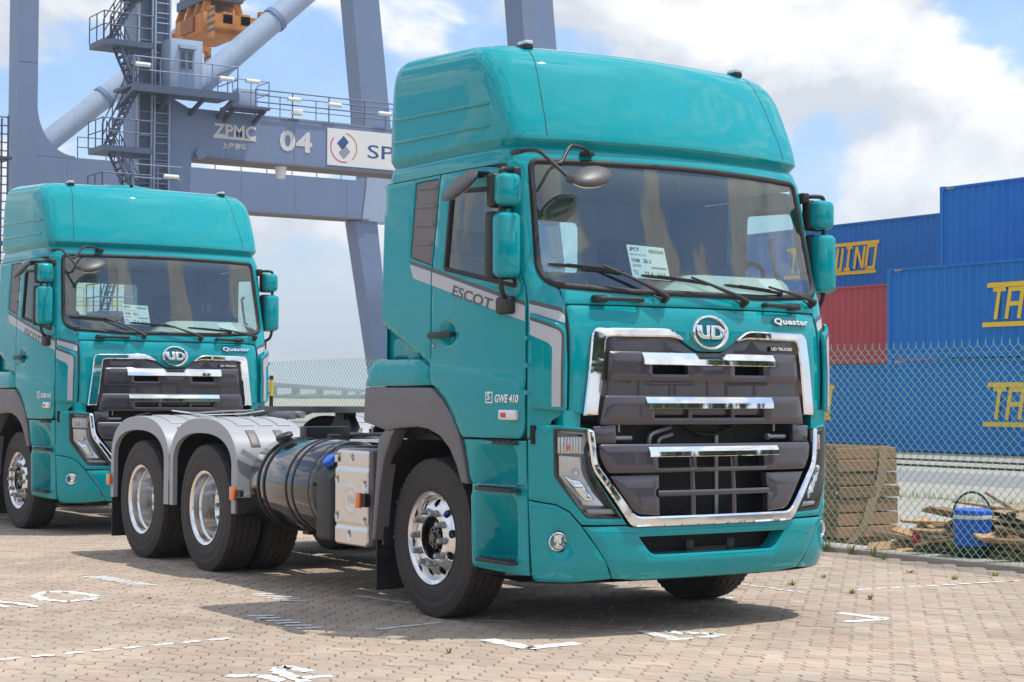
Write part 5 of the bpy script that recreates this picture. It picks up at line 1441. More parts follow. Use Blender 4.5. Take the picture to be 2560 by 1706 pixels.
    # wipers
    for (py, pz), (ty, tz) in (((-.315, 2.000), (-1.03, 2.190)), ((.305, 1.992), (-.455, 2.140)), ((.975, 2.012), (.165, 2.105))):
        F = lambda y, z, o: Vector((front_pt(CAB, y, z), y, z)) + norm_of(Y, y, z) * o
        w = MB(); L = lambda t: (py + (ty - py) * t, pz + (tz - pz) * t)
        w.cyl(F(py, pz, -.01), F(py, pz, .045), .026, .020, n=14)
        pts = [F(py, pz, .05)]; mid = (py + (ty - py) * .56, tz - .01)
        for t in (.15, .35, .6, .85, 1): pts.append(F(py + (mid[0] - py) * t, pz + (mid[1] - pz) * t ** .85, .052))
        w.tube(pts, [.016, .015, .012, .010, .008, .007], 6)
        w.tube([F(py, pz, .02), F(py - .05, pz + .0, .02), F(py - .075, pz + .02, .012)], .006, 6)
        wo = w.obj('wiper_arm', black_plastic, T)
        bl = MB()
        b0 = (py + (ty - py) * .36, mid[1] - .045 + (0.02))
        P = [F(b0[0] + (ty - b0[0]) * t, b0[1] + (tz - b0[1]) * (t ** .8), .016) for t in np.linspace(0, 1, 12)]
        bl.tube(P, [.012] + [.011] * 10 + [.006], 5)
        P2 = [F(b0[0] + (ty - b0[0]) * t, b0[1] + (tz - b0[1]) * (t ** .8), .034) for t in np.linspace(.25, .78, 8)]
        bl.tube(P2, .007, 5)
        bl.obj('wiper_blade', rubber, wo)
    # ---------------- upper grille
    bk = [(-.865, 1.300), (-.797, 1.772), (-.31, 1.785), (-.222, 1.752), (-.095, 1.682)]
    slots1 = [fillet([(-.438, 1.547), (-.18, 1.547), (-.18, 1.602), (-.438, 1.602)], .006), fillet([(.19, 1.547), (.435, 1.547), (.435, 1.602), (.19, 1.602)], .006)]
    slot2 = [fillet([(a, 1.285), (b, 1.285), (b, 1.338), (a, 1.338)], .005) for a, b in ((-.425, -.18), (-.15, .155), (.185, .435))]
    big = lambda S: [inset(L if area2(L) > 0 else L[::-1], -.012) for L in S]
    gr = panel('upper_grille', Y, fillet(bk + mir(bk)), grille_grey, T, big(slots1), off=-.012, depth=.03, h=.07, bev=.003, sub=.06)
    panel('grille_slat', Y, fillet([(-.748, 1.507, .01), (.748, 1.507, .01), (.735, 1.680, .012), (.12, 1.680, .02), (.09, 1.652, .02), (-.09, 1.652, .02), (-.12, 1.680, .02), (-.735, 1.680, .012)]), grille_grey, gr, slots1, off=.022, depth=.05, h=.07, bev=.014, sub=.06)
    chrome_bar('chrome_strip', CAB, -.515, .518, 1.604, 1.680, .040, chrome, gr, .026)
    panel('grille_slat', Y, fillet([(-.80, 1.246, .012), (.80, 1.246, .012), (.765, 1.417, .012), (-.765, 1.417, .012)]), grille_grey, gr, slot2, off=.026, depth=.055, h=.07, bev=.014, sub=.06)
    chrome_bar('chrome_strip', CAB, -.495, .498, 1.340, 1.415, .044, chrome, gr)
    lt = [(-.905, 1.300), (-.84, 1.815, .05), (-.30, 1.822, .05), (-.205, 1.762, .005), (-.222, 1.757), (-.30, 1.772, .02), (-.752, 1.768, .035), (-.808, 1.305)]
    for pl in (lt, mir(lt)): panel('chrome_frame', Y, fillet(pl), chrome, T, off=.022, depth=.04, h=.05, bev=.009, sub=.05, smooth=20)
    # ---------------- lower grille in the bumper
    uo = [(-.902, 1.218, .01), (-.876, .985, .05), (-.630, .645, .04)]
    ui = [(.603, .702, .05), (.838, 1.005, .05), (.862, 1.212, .01)]
    panel('chrome_frame', B, fillet(uo + mir(uo) + [(p[0],) + tuple(p[1:]) for p in ui[::-1]] + [(-p[0],) + tuple(p[1:]) for p in ui]), chrome, T, off=.020, depth=.05, h=.05, bev=.011, sub=.05, smooth=20)
    slot3 = [fillet([(a, .988), (b, .988), (b, 1.052), (a, 1.052)], .005) for a, b in ((-.425, -.175), (-.145, .15), (.18, .405))]
    lg = panel('lower_grille', B, fillet([(-.770, .962, .02), (.770, .962, .02), (.822, 1.05, .03), (.826, 1.130, .02), (-.826, 1.130, .02), (-.822, 1.05, .03)]), grille_grey, T, slot3, off=.012, depth=.06, h=.07, bev=.014, sub=.06)
    chrome_bar('chrome_strip', BMP, -.499, .514, 1.054, 1.124, .030, chrome, lg)
    sb = [(-.758, .945), (-.598, .722, .05), (-.425, .708), (-.425, .815, .01), (-.445, .822, .01), (-.445, .855, .01), (-.425, .862, .01), (-.42, .945)]
    for pl in (sb, mir(sb)): panel('side_insert', B, fillet(pl), grille_grey, lg, off=.0, depth=.05, h=.06, bev=.008, sub=.05)
    panel('cross_bar', B, fillet([(-.437, .820, .012), (.437, .820, .012), (.437, .853, .012), (-.437, .853, .012)]), grille_grey, lg, off=.012, depth=.04, h=.1, bev=.010, sub=.08)
    for y0 in (-.172, .148):
        panel('upright_bar', B, [(y0 - .017, .70), (y0 + .017, .70), (y0 + .017, 1.06), (y0 - .017, 1.06)], grille_grey, lg, off=-.006, depth=.035, h=.1, bev=.006)
    for s in (-1, 1):
        panel('filler_panel', B, fillet([(s * .70, 1.135), (s * .835, 1.135), (s * .85, 1.235), (s * .70, 1.245)]), grille_grey, lg, off=-.02, depth=.03, h=.1, bev=.004)
    # radiator and hoses seen through the openings
    rad = MB().box(1.20, 1.235, -.72, .72, .55, 1.62)
    ro = rad.obj('radiator', recess_shade, T)
    fins = MB()
    for i in range(44): fins.box(1.235, 1.242, -.62, .30, .70 + i * .0125, .7045 + i * .0125)
    fins.obj('radiator_fins', black_plastic, ro)
    MB().box(1.243, 1.255, .14, .165, .66, 1.2).obj('radiator_bracket', steel, ro)
    hs = MB()
    hs.tube(fillet3([(1.28, -.40, 1.12), (1.29, -.40, 1.185), (1.29, -.30, 1.215), (1.26, -.22, 1.225)], .04), .014, 8)
    hs.tube(fillet3([(1.28, -.33, 1.12), (1.29, -.325, 1.16), (1.28, -.22, 1.185)], .03), .012, 8)
    hs.obj('coolant_hose', steel, ro)
    hs = MB(); hs.tube(fillet3([(1.27, -.12, 1.24), (1.28, .05, 1.16), (1.27, .25, 1.22), (1.26, .3, 1.25)], .1), .010, 8); hs.obj('coolant_hose', black_plastic, ro)
    for y in (-.62, .60):
        m = MB(); m.cyl((1.30, y - .07, 1.165), (1.30, y + .07, 1.165), .016, n=10); m.cyl((1.31, y - .09, 1.165), (1.31, y - .07, 1.165), .022, n=6); m.cyl((1.30, y - .02, 1.20), (1.30, y - .02, 1.25), .008, n=8)
        m.obj('grille_latch', steel, ro)
    MB().box(.9, 1.2, -.95, .95, .45, 1.25).obj('engine_block', recess_shade, T)
    # ---------------- bumper middle with air slot
    mid = [(-.722, .338), (-.784, .44), (-.841, .525), (-.931, .650), (-.655, .650), (-.628, .643)]
    opn = [(-.575, .585, .01), (-.495, .490, .02), (-.46, .474, .01)]
    bm_ = panel('bumper', B, fillet(mid[::-1] + [(p[0],) + tuple(p[1:]) for p in []] + [] + [(-p[0], p[1]) for p in mid][0:0]) if False else fillet([(p[0], p[1]) for p in mid] + [(-p[0], p[1]) for p in mid[::-1]] + [(.55, .322), (-.55, .322)]), teal, T, [fillet(opn + mir(opn))], h=.06, depth=.06, bev=.006, sub=.04, hole_depth=.11)
    lip = MB(); pts = []
    for y in np.linspace(-1.12, 1.12, 40):
        x = front_pt(BMP, y, .32); pts.append((x, y))
    vv = []; ff = []
    for x, y in pts: vv += [(x - .004, y, .325), (x - .09, y, .308), (x - .5, y, .32)]
    for i in range(len(pts) - 1):
        for k in range(2): ff.append((i * 3 + k, i * 3 + k + 1, i * 3 + 4 + k, i * 3 + 3 + k))
    ob('bumper_underside', vv, ff, black_plastic, bm_, 60)
    MB().box(1.22, 1.27, -.75, .75, .42, .63).obj('bumper_beam', recess_shade, bm_)
    br = MB().box(1.33, 1.34, -.16, .22, .478, .50)
    br.box(1.33, 1.345, -.16, -.10, .478, .545, .004); br.box(1.33, 1.345, .16, .22, .478, .545, .004)
    br.obj('tow_bracket', black_metal, bm_)
    # ---------------- emblems and lettering
    lf = lambda a, b, d: Vector((front_pt(CAB, a, b) + .012 + d, a, b))
    em = MB(); nn = 56
    for k in range(nn):
        a = 2 * math.pi * k / nn
        for r_, d in ((.114, .0), (.118, .020), (.128, .026), (.140, .022), (.144, .0)):
            y, z = r_ * math.cos(a), 1.807 + r_ * .75 * math.sin(a); em.v.append(tuple(Vector((front_pt(CAB, y, z) + d, y, z))))
    for k in range(nn):
        for i in range(4): em.f.append((k * 5 + i, k * 5 + i + 1, ((k + 1) % nn) * 5 + i + 1, ((k + 1) % nn) * 5 + i))
    eo = em.obj('round_emblem', chrome, T, 50, fix=True)
    uu = fillet([(-.104, 1.848), (-.060, 1.848), (-.060, 1.792, .012), (-.024, 1.792, .004), (-.010, 1.848), (-.006, 1.848), (-.012, 1.765), (-.075, 1.765, .035), (-.100, 1.795, .01)])
    uu = [(-.108, 1.848), (-.064, 1.848), (-.064, 1.800, .014), (-.048, 1.788), (-.030, 1.788), (-.030, 1.848), (-.002, 1.848), (-.006, 1.765), (-.070, 1.765, .03), (-.106, 1.795, .02)]
    dd = [(.006, 1.848), (.075, 1.848, .02), (.112, 1.82, .03), (.104, 1.785, .03), (.070, 1.765, .02), (.002, 1.765)]
    ddh = [(.036, 1.830), (.062, 1.830, .012), (.078, 1.81, .01), (.072, 1.786, .012), (.034, 1.784)]
    panel('emblem_letter', Y, fillet(uu), chrome, eo, off=.022, depth=.025, h=.03, bev=.005, sub=.02)
    panel('emblem_letter', Y, fillet(dd), chrome, eo, [fillet(ddh)], off=.022, depth=.025, h=.03, bev=.005, sub=.02)
    text_obj('model_name', 'Quester', (.552, .885, 1.868, 1.914), lf, chrome, T, .010, .035, 0, 1.05)
    pl = panel('name_plate', Y, fillet([(.508, 1.700), (.718, 1.700), (.718, 1.733), (.508, 1.733)], .004), black_gloss, T, off=.004, depth=.012, h=.1, bev=.002)
    text_obj('plate_lettering', 'UD TRUCKS', (.518, .708, 1.707, 1.726), lambda a, b, d: Vector((front_pt(CAB, a, b) + .0055 + d, a, b)), white_print, pl, .001, .02)

    # ---------------- rear wall, floor, interior
    RW = lambda y, z: Vector((-.55, -y, z))
    rwin = fillet([(-.36, 2.29), (.36, 2.29), (.36, 2.65), (-.36, 2.65)], .05)
    rw = panel('rear_wall', RW, [(-1.205, 1.22), (1.205, 1.22), (1.195, 2.82), (-1.195, 2.82)], teal, T, [rwin], h=.3, depth=.03, bev=.01)
    panel('rear_window_pane', RW, inset(rwin, -.01), glass, rw, off=-.02, depth=0, bev=0, h=.3)
    panel('rear_trim', lambda y, z: Vector((-.49, y, z)), [(-1.17, 1.22), (1.17, 1.22), (1.15, 2.80), (-1.15, 2.80)], interior, rw, [rwin], h=.3, depth=.02, bev=.01)
    MB().box(-.55, 1.15, -1.15, 1.15, 1.13, 1.24).obj('cab_floor', recess_shade, T)
    MB().box(-.5, .90, -1.13, 1.13, 2.80, 2.835).obj('roof_lining', dash_mat, T)
    da = MB(); da.box(.80, 1.20, -1.08, 1.08, 1.45, 2.02, .05, 3); 
    do = da.obj('dashboard', dash_mat, T)
    sh = MB(); ys = np.linspace(-1.06, 1.06, 44); vv = []; ff = []
    prof = lambda y: 2.045 + .15 / (1 + math.exp(-(y + .02) / .05)) * (1 / (1 + math.exp((y - 1.0) / .03)))
    for y in ys:
        xf_ = front_pt(CAB, y, 2.04) - .035; top = prof(y)
        vv += [(xf_, y, 2.02), (xf_ - .10, y, 2.04), (min(xf_ - .16, 1.04), y, top - .01), (.95, y, top), (.80, y, top - .02), (.74, y, top - .08), (.74, y, 1.75)]
    for i in range(len(ys) - 1):
        for k in range(6): ff.append((i * 7 + k, i * 7 + 7 + k, i * 7 + 8 + k, i * 7 + k + 1))
    ob('dash_top', vv, ff, dash_mat, do, 60)
    stw = empty('steering_wheel', (.66, .78, 2.16), 0, T); stw.rotation_euler = (0, R(-38), 0)
    m = MB(); ring = [(.225 * math.cos(a), .225 * math.sin(a), 0) for a in np.linspace(0, 2 * math.pi, 37)]
    m.tube(ring, .016, 8, caps=False); m.obj('wheel_rim', black_plastic, stw, 60)
    m = MB(); m.ball((0, 0, -.02), (.085, .085, .035)); [m.tube([(0, 0, -.015), (.22 * math.cos(a), .22 * math.sin(a), 0)], .014, 6) for a in (R(0), R(140), R(220))]
    m.obj('wheel_spokes', black_plastic, stw, 60)
    for y in (-.62, .62):
        se = empty('seat', (-.05, y, 1.24), 0, T)
        MB().box(-.20, .32, -.25, .25, .30, .48, .06, 3).obj('cushion', seat_mat, se)
        bk_ = MB().box(-.09, .09, -.25, .25, 0, .66, .06, 3)
        b2 = bk_.obj('backrest', seat_mat, se); b2.location = (-.24, 0, .44); b2.rotation_euler = (0, R(-10), 0)
        h2 = MB().box(-.05, .05, -.14, .14, .0, .17, .04, 3).obj('headrest', seat_mat, se); h2.location = (-.37, 0, 1.12)
        MB().box(-.15, .25, -.2, .2, 0, .3).obj('pedestal', recess_shade, se)
    for s in (-1, 1):
        m = MB().tube(fillet3([(.80, s * 1.09, 2.18), (.80, s * 1.06, 2.20), (.72, s * 1.06, 2.46), (.72, s * 1.09, 2.48)], .03), .014, 8); m.obj('inner_grab_handle', flare_grey, T)

    # ---------------- mirrors
    for s in (-1, 1):
        mo = empty('door_mirror', (0, 0, 0), 0, T)
        def hh(name, mb, mat, smooth=50): return (mb if s < 0 else mb.mirror()).obj(name, mat, mo, smooth)
        arm = MB(); arm.tube(fillet3([(.93, -1.14, 2.755), (.99, -1.24, 2.76), (1.0, -1.29, 2.755), (1.0, -1.29, 2.10), (.99, -1.27, 2.02), (.93, -1.20, 1.985)], .06), .015, 10)
        arm.box(.85, 1.0, -1.235, -1.165, 1.90, 2.005, .02); arm.box(.88, .98, -1.185, -1.13, 2.71, 2.78, .01)
        hh('mirror_arm', arm, black_plastic)
        for z0, z1, y0, y1, x1 in ((2.105, 2.505, -1.350, -1.180, 1.085), (2.53, 2.735, -1.338, -1.172, 1.08)):
            hh('mirror_housing', MB().box(.965, x1, y0 + .006, y1 - .006, z0 + .006, z1 - .006, .042, 4), teal)
            hh('mirror_bezel', MB().box(.905, .985, y0, y1, z0, z1, .022, 3), black_plastic)
            hh('mirror_glass', MB().box(.900, .906, y0 + .025, y1 - .025, z0 + .025, z1 - .025), mirror_mat)
    km = empty('kerb_mirror', (0, 0, 0), 0, T)
    m = MB().box(.60, .72, -1.30, -1.17, 2.755, 2.775, .006); m.tube([(.68, -1.22, 2.76), (.70, -1.33, 2.735)], .02, 8)
    m.obj('mirror_bracket', black_plastic, km)
    kr = Matrix.Rotation(R(-11), 4, 'Y').to_3x3() @ Matrix.Rotation(R(52), 4, 'X').to_3x3()
    MB().ball((.705, -1.395, 2.68), (.185, .11, .030), 22, 12, kr).obj('mirror_housing', mirror_grey, km, 60)
    MB().ball(Vector((.705, -1.395, 2.68)) - kr @ Vector((0, 0, .012)), (.175, .10, .026), 22, 10, kr).obj('mirror_glass', mirror_mat, km, 60)
    lm = empty('front_mirror', (0, 0, 0), 0, T)
    m = MB(); m.tube(fillet3([(.985, -1.165, 2.868), (1.10, -1.145, 2.872), (1.18, -1.135, 2.855), (1.345, -1.045, 2.69), (1.36, -1.0, 2.675)], .05), .012, 10)
    m.tube(fillet3([(1.075, -.70, 2.885), (1.14, -.78, 2.905), (1.20, -.93, 2.905), (1.25, -1.03, 2.78), (1.255, -1.09, 2.775)], .05), .011, 10)
    m.box(.94, 1.04, -1.185, -1.165, 2.852, 2.882, .004); m.box(1.03, 1.075, -.74, -.66, 2.872, 2.898, .004)
    m.obj('mirror_arm', black_plastic, lm)
    ly = Vector((-.18, .90, .30)).normalized(); lz = Vector((.55, -.10, .83)); lz = (lz - ly * lz.dot(ly)).normalized(); lx = ly.cross(lz)
    rot = Matrix((lx, ly, lz)).transposed()
    MB().ball((1.37, -.895, 2.70), (.095, .155, .042), 24, 12, rot).obj('mirror_housing', mirror_grey, lm, 60)
    MB().ball(Vector((1.37, -.895, 2.70)) - lz * .016, (.088, .147, .036), 24, 12, rot).obj('mirror_glass', mirror_mat, lm, 60)
    MB().box(1.335, 1.385, -1.06, -.98, 2.655, 2.70, .012).obj('mirror_socket', mirror_grey, lm)

def build_chassis(T):
    fr = empty('chassis_frame', (0, 0, 0), 0, T)
    for s in (-1, 1):
        m = MB(); y = s * .42
        m.box(-5.62, .95, y - .004, y + .004, .80, 1.06); m.box(-5.62, .95, min(y, y - s * .08), max(y, y - s * .08), 1.052, 1.06); m.box(-5.62, .95, min(y, y - s * .08), max(y, y - s * .08), .80, .808)
        m.obj('frame_rail', black_metal, fr)
    m = MB()
    for x in (-5.58, -4.2, -2.6, -1.2, .2): m.box(x - .06, x + .06, -.416, .416, .84, 1.03)
    m.obj('cross_member', black_metal, fr)
    MB().cyl((-.6, 0, .72), (-3.3, 0, .62), .06, n=14).obj('drive_shaft', black_metal, T)
    MB().box(-1.1, .9, -.36, .36, .55, 1.12, .06).obj('gearbox', recess_shade, T)
    for x in (0, WB1, WB2):
        m = MB(); m.cyl((x, -.95, .5), (x, .95, .5), .075 if x else .055, n=14)
        if x: m.ball((x, 0, .53), (.22, .2, .22), 16, 10)
        m.obj('axle', black_metal, T)
        for s in (-1, 1):
            m = MB()
            for i in range(5): m.box(x - .62 + i * .07, x + .62 - i * .07, s * .46 - .04 - .0, s * .46 + .04, .72 - i * .016 if x else .66 - i * .016, .732 - i * .016 if x else .672 - i * .016)
            m.obj('leaf_spring', black_metal, T)
    # fifth wheel on its sub-frame
    fw = empty('fifth_wheel', (0, 0, 0), 0, T)
    MB().box(-4.9, -3.0, -.48, .48, 1.062, 1.085).obj('mounting_plate', black_metal, fw)
    for s in (-1, 1):
        m = MB(); m.prism([(-4.25, 1.085), (-3.75, 1.085), (-3.9, 1.24), (-4.1, 1.24)], lambda a, b, d: (a, d, b), s * .33 - .04, s * .33 + .04)
        m.box(-4.02 - .06, -3.98 + .06, s * .33 - .06, s * .33 + .06, 1.20, 1.27); m.obj('pedestal', black_metal, fw)
        for x in (-4.2, -3.95, -3.75, -3.4, -4.5):
            MB().cyl((x, s * .45, 1.085), (x, s * .45, 1.125), .022, n=6).obj('bolt', steel, fw)
    th = np.linspace(R(28), R(332), 40)
    out = [(-4.0 - .48 * math.cos(a) * (1 if math.cos(a) < 0 else .95), .46 * math.sin(a)) for a in th]
    slot = [(-4.44, -.22), (-4.15, -.06), (-4.0, -.06), (-3.96, 0), (-4.0, .06), (-4.15, .06), (-4.44, .22)]
    plate = MB(); poly = out + [(-4.80, -.30), (-4.62, -.20), (-4.1, -.05), (-4.02, 0), (-4.1, .05), (-4.62, .20), (-4.80, .30)]
    plate.prism(poly, lambda a, b, d: (a, b, d - .10 * max(0, -(a + 4.3))), 1.265, 1.318)
    plate.obj('coupling_plate', coupling, fw, 30, fix=True)
    m = MB().tube([(-3.95, -.40, 1.25), (-3.45, -.36, 1.25)], .03, 10)
    for i in range(22): m.cyl((-3.92 + i * .02, -.42, 1.245), (-3.914 + i * .02, -.42, 1.245), .034, n=10)
    m.obj('release_spring', steel, fw)
    m = MB().tube(fillet3([(-4.2, -.45, 1.28), (-4.45, -.62, 1.27), (-4.7, -.78, 1.25), (-5.0, -.80, 1.26)], .1), .010, 6); m.obj('release_handle', steel, fw)
    m = MB(); m.tube([(-5.05, -.85, 1.27), (-4.6, -.75, 1.235), (-4.2, -.55, 1.25), (-3.9, -.5, 1.28)], .006, 6); m.obj('grease_line', white_print, fw)
    for yy in (-.30, -.18, .2):
        MB().tube(fillet3([(-.6, yy, 1.20), (-1.6, yy, 1.13), (-2.6, yy * 1.2, 1.10), (-3.0, yy, 1.10)], .3), .016, 8).obj('air_line', black_metal, T)
    MB().box(-2.5, -.75, -.40, .40, 1.075, 1.09).obj('catwalk_plate', alu_plate, T)
    MB().box(-1.45, -.62, -.98, -.45, 1.085, 1.10).obj('catwalk_step', alu_plate, T)
    MB().box(-2.62, -2.50, -.80, -.42, .92, 1.17, .01).obj('valve_bracket', black_metal, T)
    MB().box(-2.2, -1.9, -.30, .30, .85, 1.0, .03).obj('air_reservoir', black_metal, T)
    # ---------------- rear mudguards, one per wheel pair and side
    for s in (-1, 1):
        def half(name, mb, mat, parent, smooth=35): return (mb if s < 0 else mb.mirror()).obj(name, mat, parent, smooth)
        for x0, front in ((WB1, True), (WB2, False)):
            # outer path, front foot -> top -> rear foot
            def path(r_x, r_z, zt, foot):
                P = [(r_x, foot)]
                P += [(r_x, .85)]
                for a in np.linspace(0, math.pi, 29):
                    ca, sa = math.cos(a), math.sin(a)
                    P.append((math.copysign(abs(ca) ** .80, ca) * r_x, .85 + (zt - .85) * sa ** .88))
                P += [(-r_x, .85), (-r_x, foot)]
                return P
            foot = .495
            O = path(.668, .3, 1.222, foot); I = path(.585, .3, 1.105, foot)
            v = []; n = len(O)
            for px, pz in O: v.append((x0 + px, -1.245 + .012, pz - .0))
            for px, pz in O: v.append((x0 + px * .985, -1.20, pz + .004))
            for px, pz in O: v.append((x0 + px * .98, -.60, pz + .004))
            for px, pz in I: v.append((x0 + px, -1.240, pz))
            for px, pz in I: v.append((x0 + px, -1.20, pz))
            f = []
            for i in range(n - 1):
                f += [(i, i + 1, n + i + 1, n + i), (n + i, n + i + 1, 2 * n + i + 1, 2 * n + i), (3 * n + i, 3 * n + i + 1, i + 1, i), (4 * n + i, 4 * n + i + 1, 3 * n + i + 1, 3 * n + i)]
            m = MB(); m.add(v, f)
            go = half('mudguard', m, guard_grey, T, 38)
            inn = MB(); inn.add([(x0 + px * .96, y, pz - .02) for y in (-1.19, -.61) for px, pz in O], [(i, n + i, n + i + 1, i + 1) for i in range(n - 1)]); half('guard_liner', inn, recess_shade, go, 60)
            # raised pads over the crown and recessed panels on the flanks
            def crown(u, y, d=.0):     # u along the arc 0..1
                t = u * (n - 1); i = min(int(t), n - 2); fr_ = t - i
                px = O[i][0] + (O[i + 1][0] - O[i][0]) * fr_; pz = O[i][1] + (O[i + 1][1] - O[i][1]) * fr_
                tx = O[i + 1][0] - O[i][0]; tz = O[i + 1][1] - O[i][1]; L = math.hypot(tx, tz) or 1
                nx, nz = tz / L, -tx / L
                return Vector((x0 + px * .982 + nx * d, y, pz + .004 + nz * d))
            for (u0, u1, y0, y1, mt_) in ((.33, .50, -1.12, -.98, guard_grey), (.33, .50, -.93, -.82, guard_grey), (.33, .50, -.77, -.66, guard_grey), (.165, .285, -1.09, -1.01, flare_grey), (.165, .285, -.85, -.78, flare_grey)):
                p2 = fillet([(u0, y0), (u1, y0), (u1, y1), (u0, y1)], .0)
                vv, ff = panel_mesh(lambda a, b: crown(a, b), [(u0, y0), (u1, y0), (u1, y1), (u0, y1)], off=.010, depth=.014, h=.03, bev=.006, nfn=lambda a, b: (crown(a, b, .01) - crown(a, b, 0)).normalized())
                mm = MB(); mm.add(vv, ff); half('raised_pad', mm, mt_, go, 42)
            if True:
                # pressed bracket on the front flank
                xx = x0 + .668 + .004
                m = MB(); m.v = []; m.f = []
                rb, rf = ribbon([(-1.20, .98), (-1.06, .90), (-1.04, .70), (-1.19, .60)], .035)
                V2, F2 = place2d(rb, rf, lambda a, b, d: Vector((xx + d, a, b)), .014); m.add(V2, F2); half('pressed_rib', m, guard_grey, go)
                m = MB().box(x0 - .66, x0 + .66, -1.2445, -1.243, .893, .897); 
        # stone guard flap at the rear and side markers
        half('rear_flap', MB().box(-5.56, -5.545, -1.21, -.62, .14, .56), rubber, T)
        m = half('side_marker', MB().box(-2.885, -2.80, -1.268, -1.245, .60, .705, .006), orange, T); half('marker_base', MB().box(-2.80, -2.72, -1.25, -1.22, .63, .68), black_plastic, m)
        m = half('side_marker', MB().box(-5.55, -5.47, -1.268, -1.247, .60, .70, .006), orange, T)
        half('guard_foot', MB().box(-2.83, -2.79, -1.24, -.66, .495, .62), black_plastic, T)
    # ---------------- right side: fuel tank, additive tank, battery cover ; left side: second tank
    for s in (-1, 1):
        def half(name, mb, mat, parent, smooth=35): return (mb if s < 0 else mb.mirror()).obj(name, mat, parent, smooth)
        c = (-.855, .735); rt = .350; x0, x1 = -2.70, -1.57
        ft = half('fuel_tank', MB().lathe([(.0, 0), (.25, .004), (.32, .015), (.343, .03), (rt, .05), (rt, x1 - x0 - .05), (.343, x1 - x0 - .03), (.32, x1 - x0 - .015), (0, x1 - x0)], (x0, c[0], c[1]), (1, 0, 0), 64), tank_black, T, 30)
        for xs in (-2.50, -2.40, -2.02, -1.92):
            half('tank_strap', MB().lathe([(rt + .001, -.012), (rt + .007, -.010), (rt + .007, .010), (rt + .001, .012)], (xs, c[0], c[1]), (1, 0, 0), 64), black_plastic, ft, 30)
        half('tank_seam', MB().lathe([(rt + .001, -.012), (rt + .004, -.006), (rt + .004, .006), (rt + .001, .012)], (-1.66, c[0], c[1]), (1, 0, 0), 64), black_metal, ft, 30)
        nv = Vector((0, -.42, 1)).normalized(); pc = Vector((-2.46, c[0], c[1])) + nv * rt
        half('filler_cap', MB().lathe([(.05, -.01), (.05, .022), (.066, .026), (.068, .052), (.06, .060), (.0, .060)], pc, nv, 24), black_plastic, ft)
        half('tank_sender', MB().box(-2.16, -2.08, -.80, -.72, 1.075, 1.12, .008), black_plastic, ft)
        half('tank_bracket', MB().box(-2.35, -2.25, -.9, -.42, .36, .42), black_metal, ft); half('tank_bracket', MB().box(-1.85, -1.75, -.9, -.42, .36, .42), black_metal, ft)
        if s < 0:
            m = MB()
            prof = fillet([(-1.545, -1.02, .03), (-1.545, -1.20, .05), (-1.30, -1.20, .05), (-1.30, -.70, .03), (-1.545, -.70, .03)])
            m.box(-1.56, -1.30, -1.20, -.62, .385, .86, .035, 3)
            at = m.obj('additive_tank', black_plastic, T)
            m = MB().prism([(-.86, 1.05), (-1.02, 1.05), (-1.20, .83), (-.62, .83), (-.62, 1.05)], lambda a, b, d: (d, a, b), -1.56, -1.30); m.obj('tank_shoulder', black_plastic, at, 30, fix=True)
            nv = Vector((0, -.72, .72)).normalized(); pc = Vector((-1.43, -1.125, .925))
            m = MB().lathe([(.05, -.02), (.052, .016), (.044, .02)], pc, nv, 20); m.obj('filler_neck', black_plastic, at)
            m = MB().lathe([(.048, .016), (.048, .052), (.040, .060), (0, .062)], pc, nv, 20)
            for k in range(6):
                a = 2 * math.pi * k / 6
                u = nv.cross(Vector((1, 0, 0))).normalized(); w = nv.cross(u)
                q = pc + (math.cos(a) * u + math.sin(a) * w) * .047; m.cyl(q + nv * .016, q + nv * .056, .009, n=6)
            m.obj('filler_cap', blue_cap, at)
            bc = MB(); bc.box(-1.235, -.735, -1.195, -.62, .385, 1.045, .03, 3)
            bo = bc.obj('battery_box', flare_grey, T)
            Pn = lambda a, b: Vector((a, -1.2, b))
            poly = fillet([(-1.235, .385), (-.765, .385), (-.765, 1.035), (-1.235, 1.035)], .035)
            hl = [circle((x, z), .020, 14) for x, z in ((-1.0, .985), (-1.2, .83), (-.80, .81), (-1.2, .58), (-.80, .56), (-1.02, .46))]
            def bd(a, z):
                d = 0
                if z > .935: d -= .010
                if .90 < z < .945: d -= .018 * (1 - abs(z - .922) / .023)
                if .505 < z < .53: d -= .012
                r_ = math.hypot(a + 1.0, z - .70)
                if abs(r_ - .088) < .008: d += .006
                return d
            ex = [(-1.0 + r_ * math.cos(a), .70 + r_ * math.sin(a)) for r_ in (.075, .082, .088, .094, .1) for a in np.linspace(0, 2 * math.pi, 33)[:-1]]
            ex += [(x, z) for x in np.linspace(-1.21, -.79, 14) for z in (.90, .912, .922, .934, .944, .50, .508, .518, .528, .535)]
            cv = panel('battery_cover', Pn, poly, alu_plate, bo, hl, off=.012, depth=.03, h=.0135, bev=.012, disp=bd, sub=.02, smooth=60)
            for L, x_ in (('U', -1.042), ('D', -.996)):
                text_obj('embossed_letter', L, (x_, x_ + .042, .672, .728), lambda a, b, d: Vector((a, -1.211 - d, b)), alu_plate, bo, .004, .03)
            for x, z in ((-1.0, .985), (-1.2, .83), (-.80, .81), (-1.2, .58), (-.80, .56), (-1.02, .46)):
                MB().lathe([(.0, -.0), (.013, 0), (.02, .012)], (x, -1.197, z), (0, 1, 0), 10).obj('bolt', steel, bo)
            MB().box(-1.228, -1.19, -1.2155, -1.2125, .95, 1.02).obj('warning_label', white_print, bo)
            MB().box(-1.227, -1.191, -1.218, -1.2158, 1.0, 1.019).obj('label_band', red_lens, bo)
            m = MB().box(-.845, -.785, -1.26, -1.238, .652, .756, .005).obj('side_marker', orange, T)
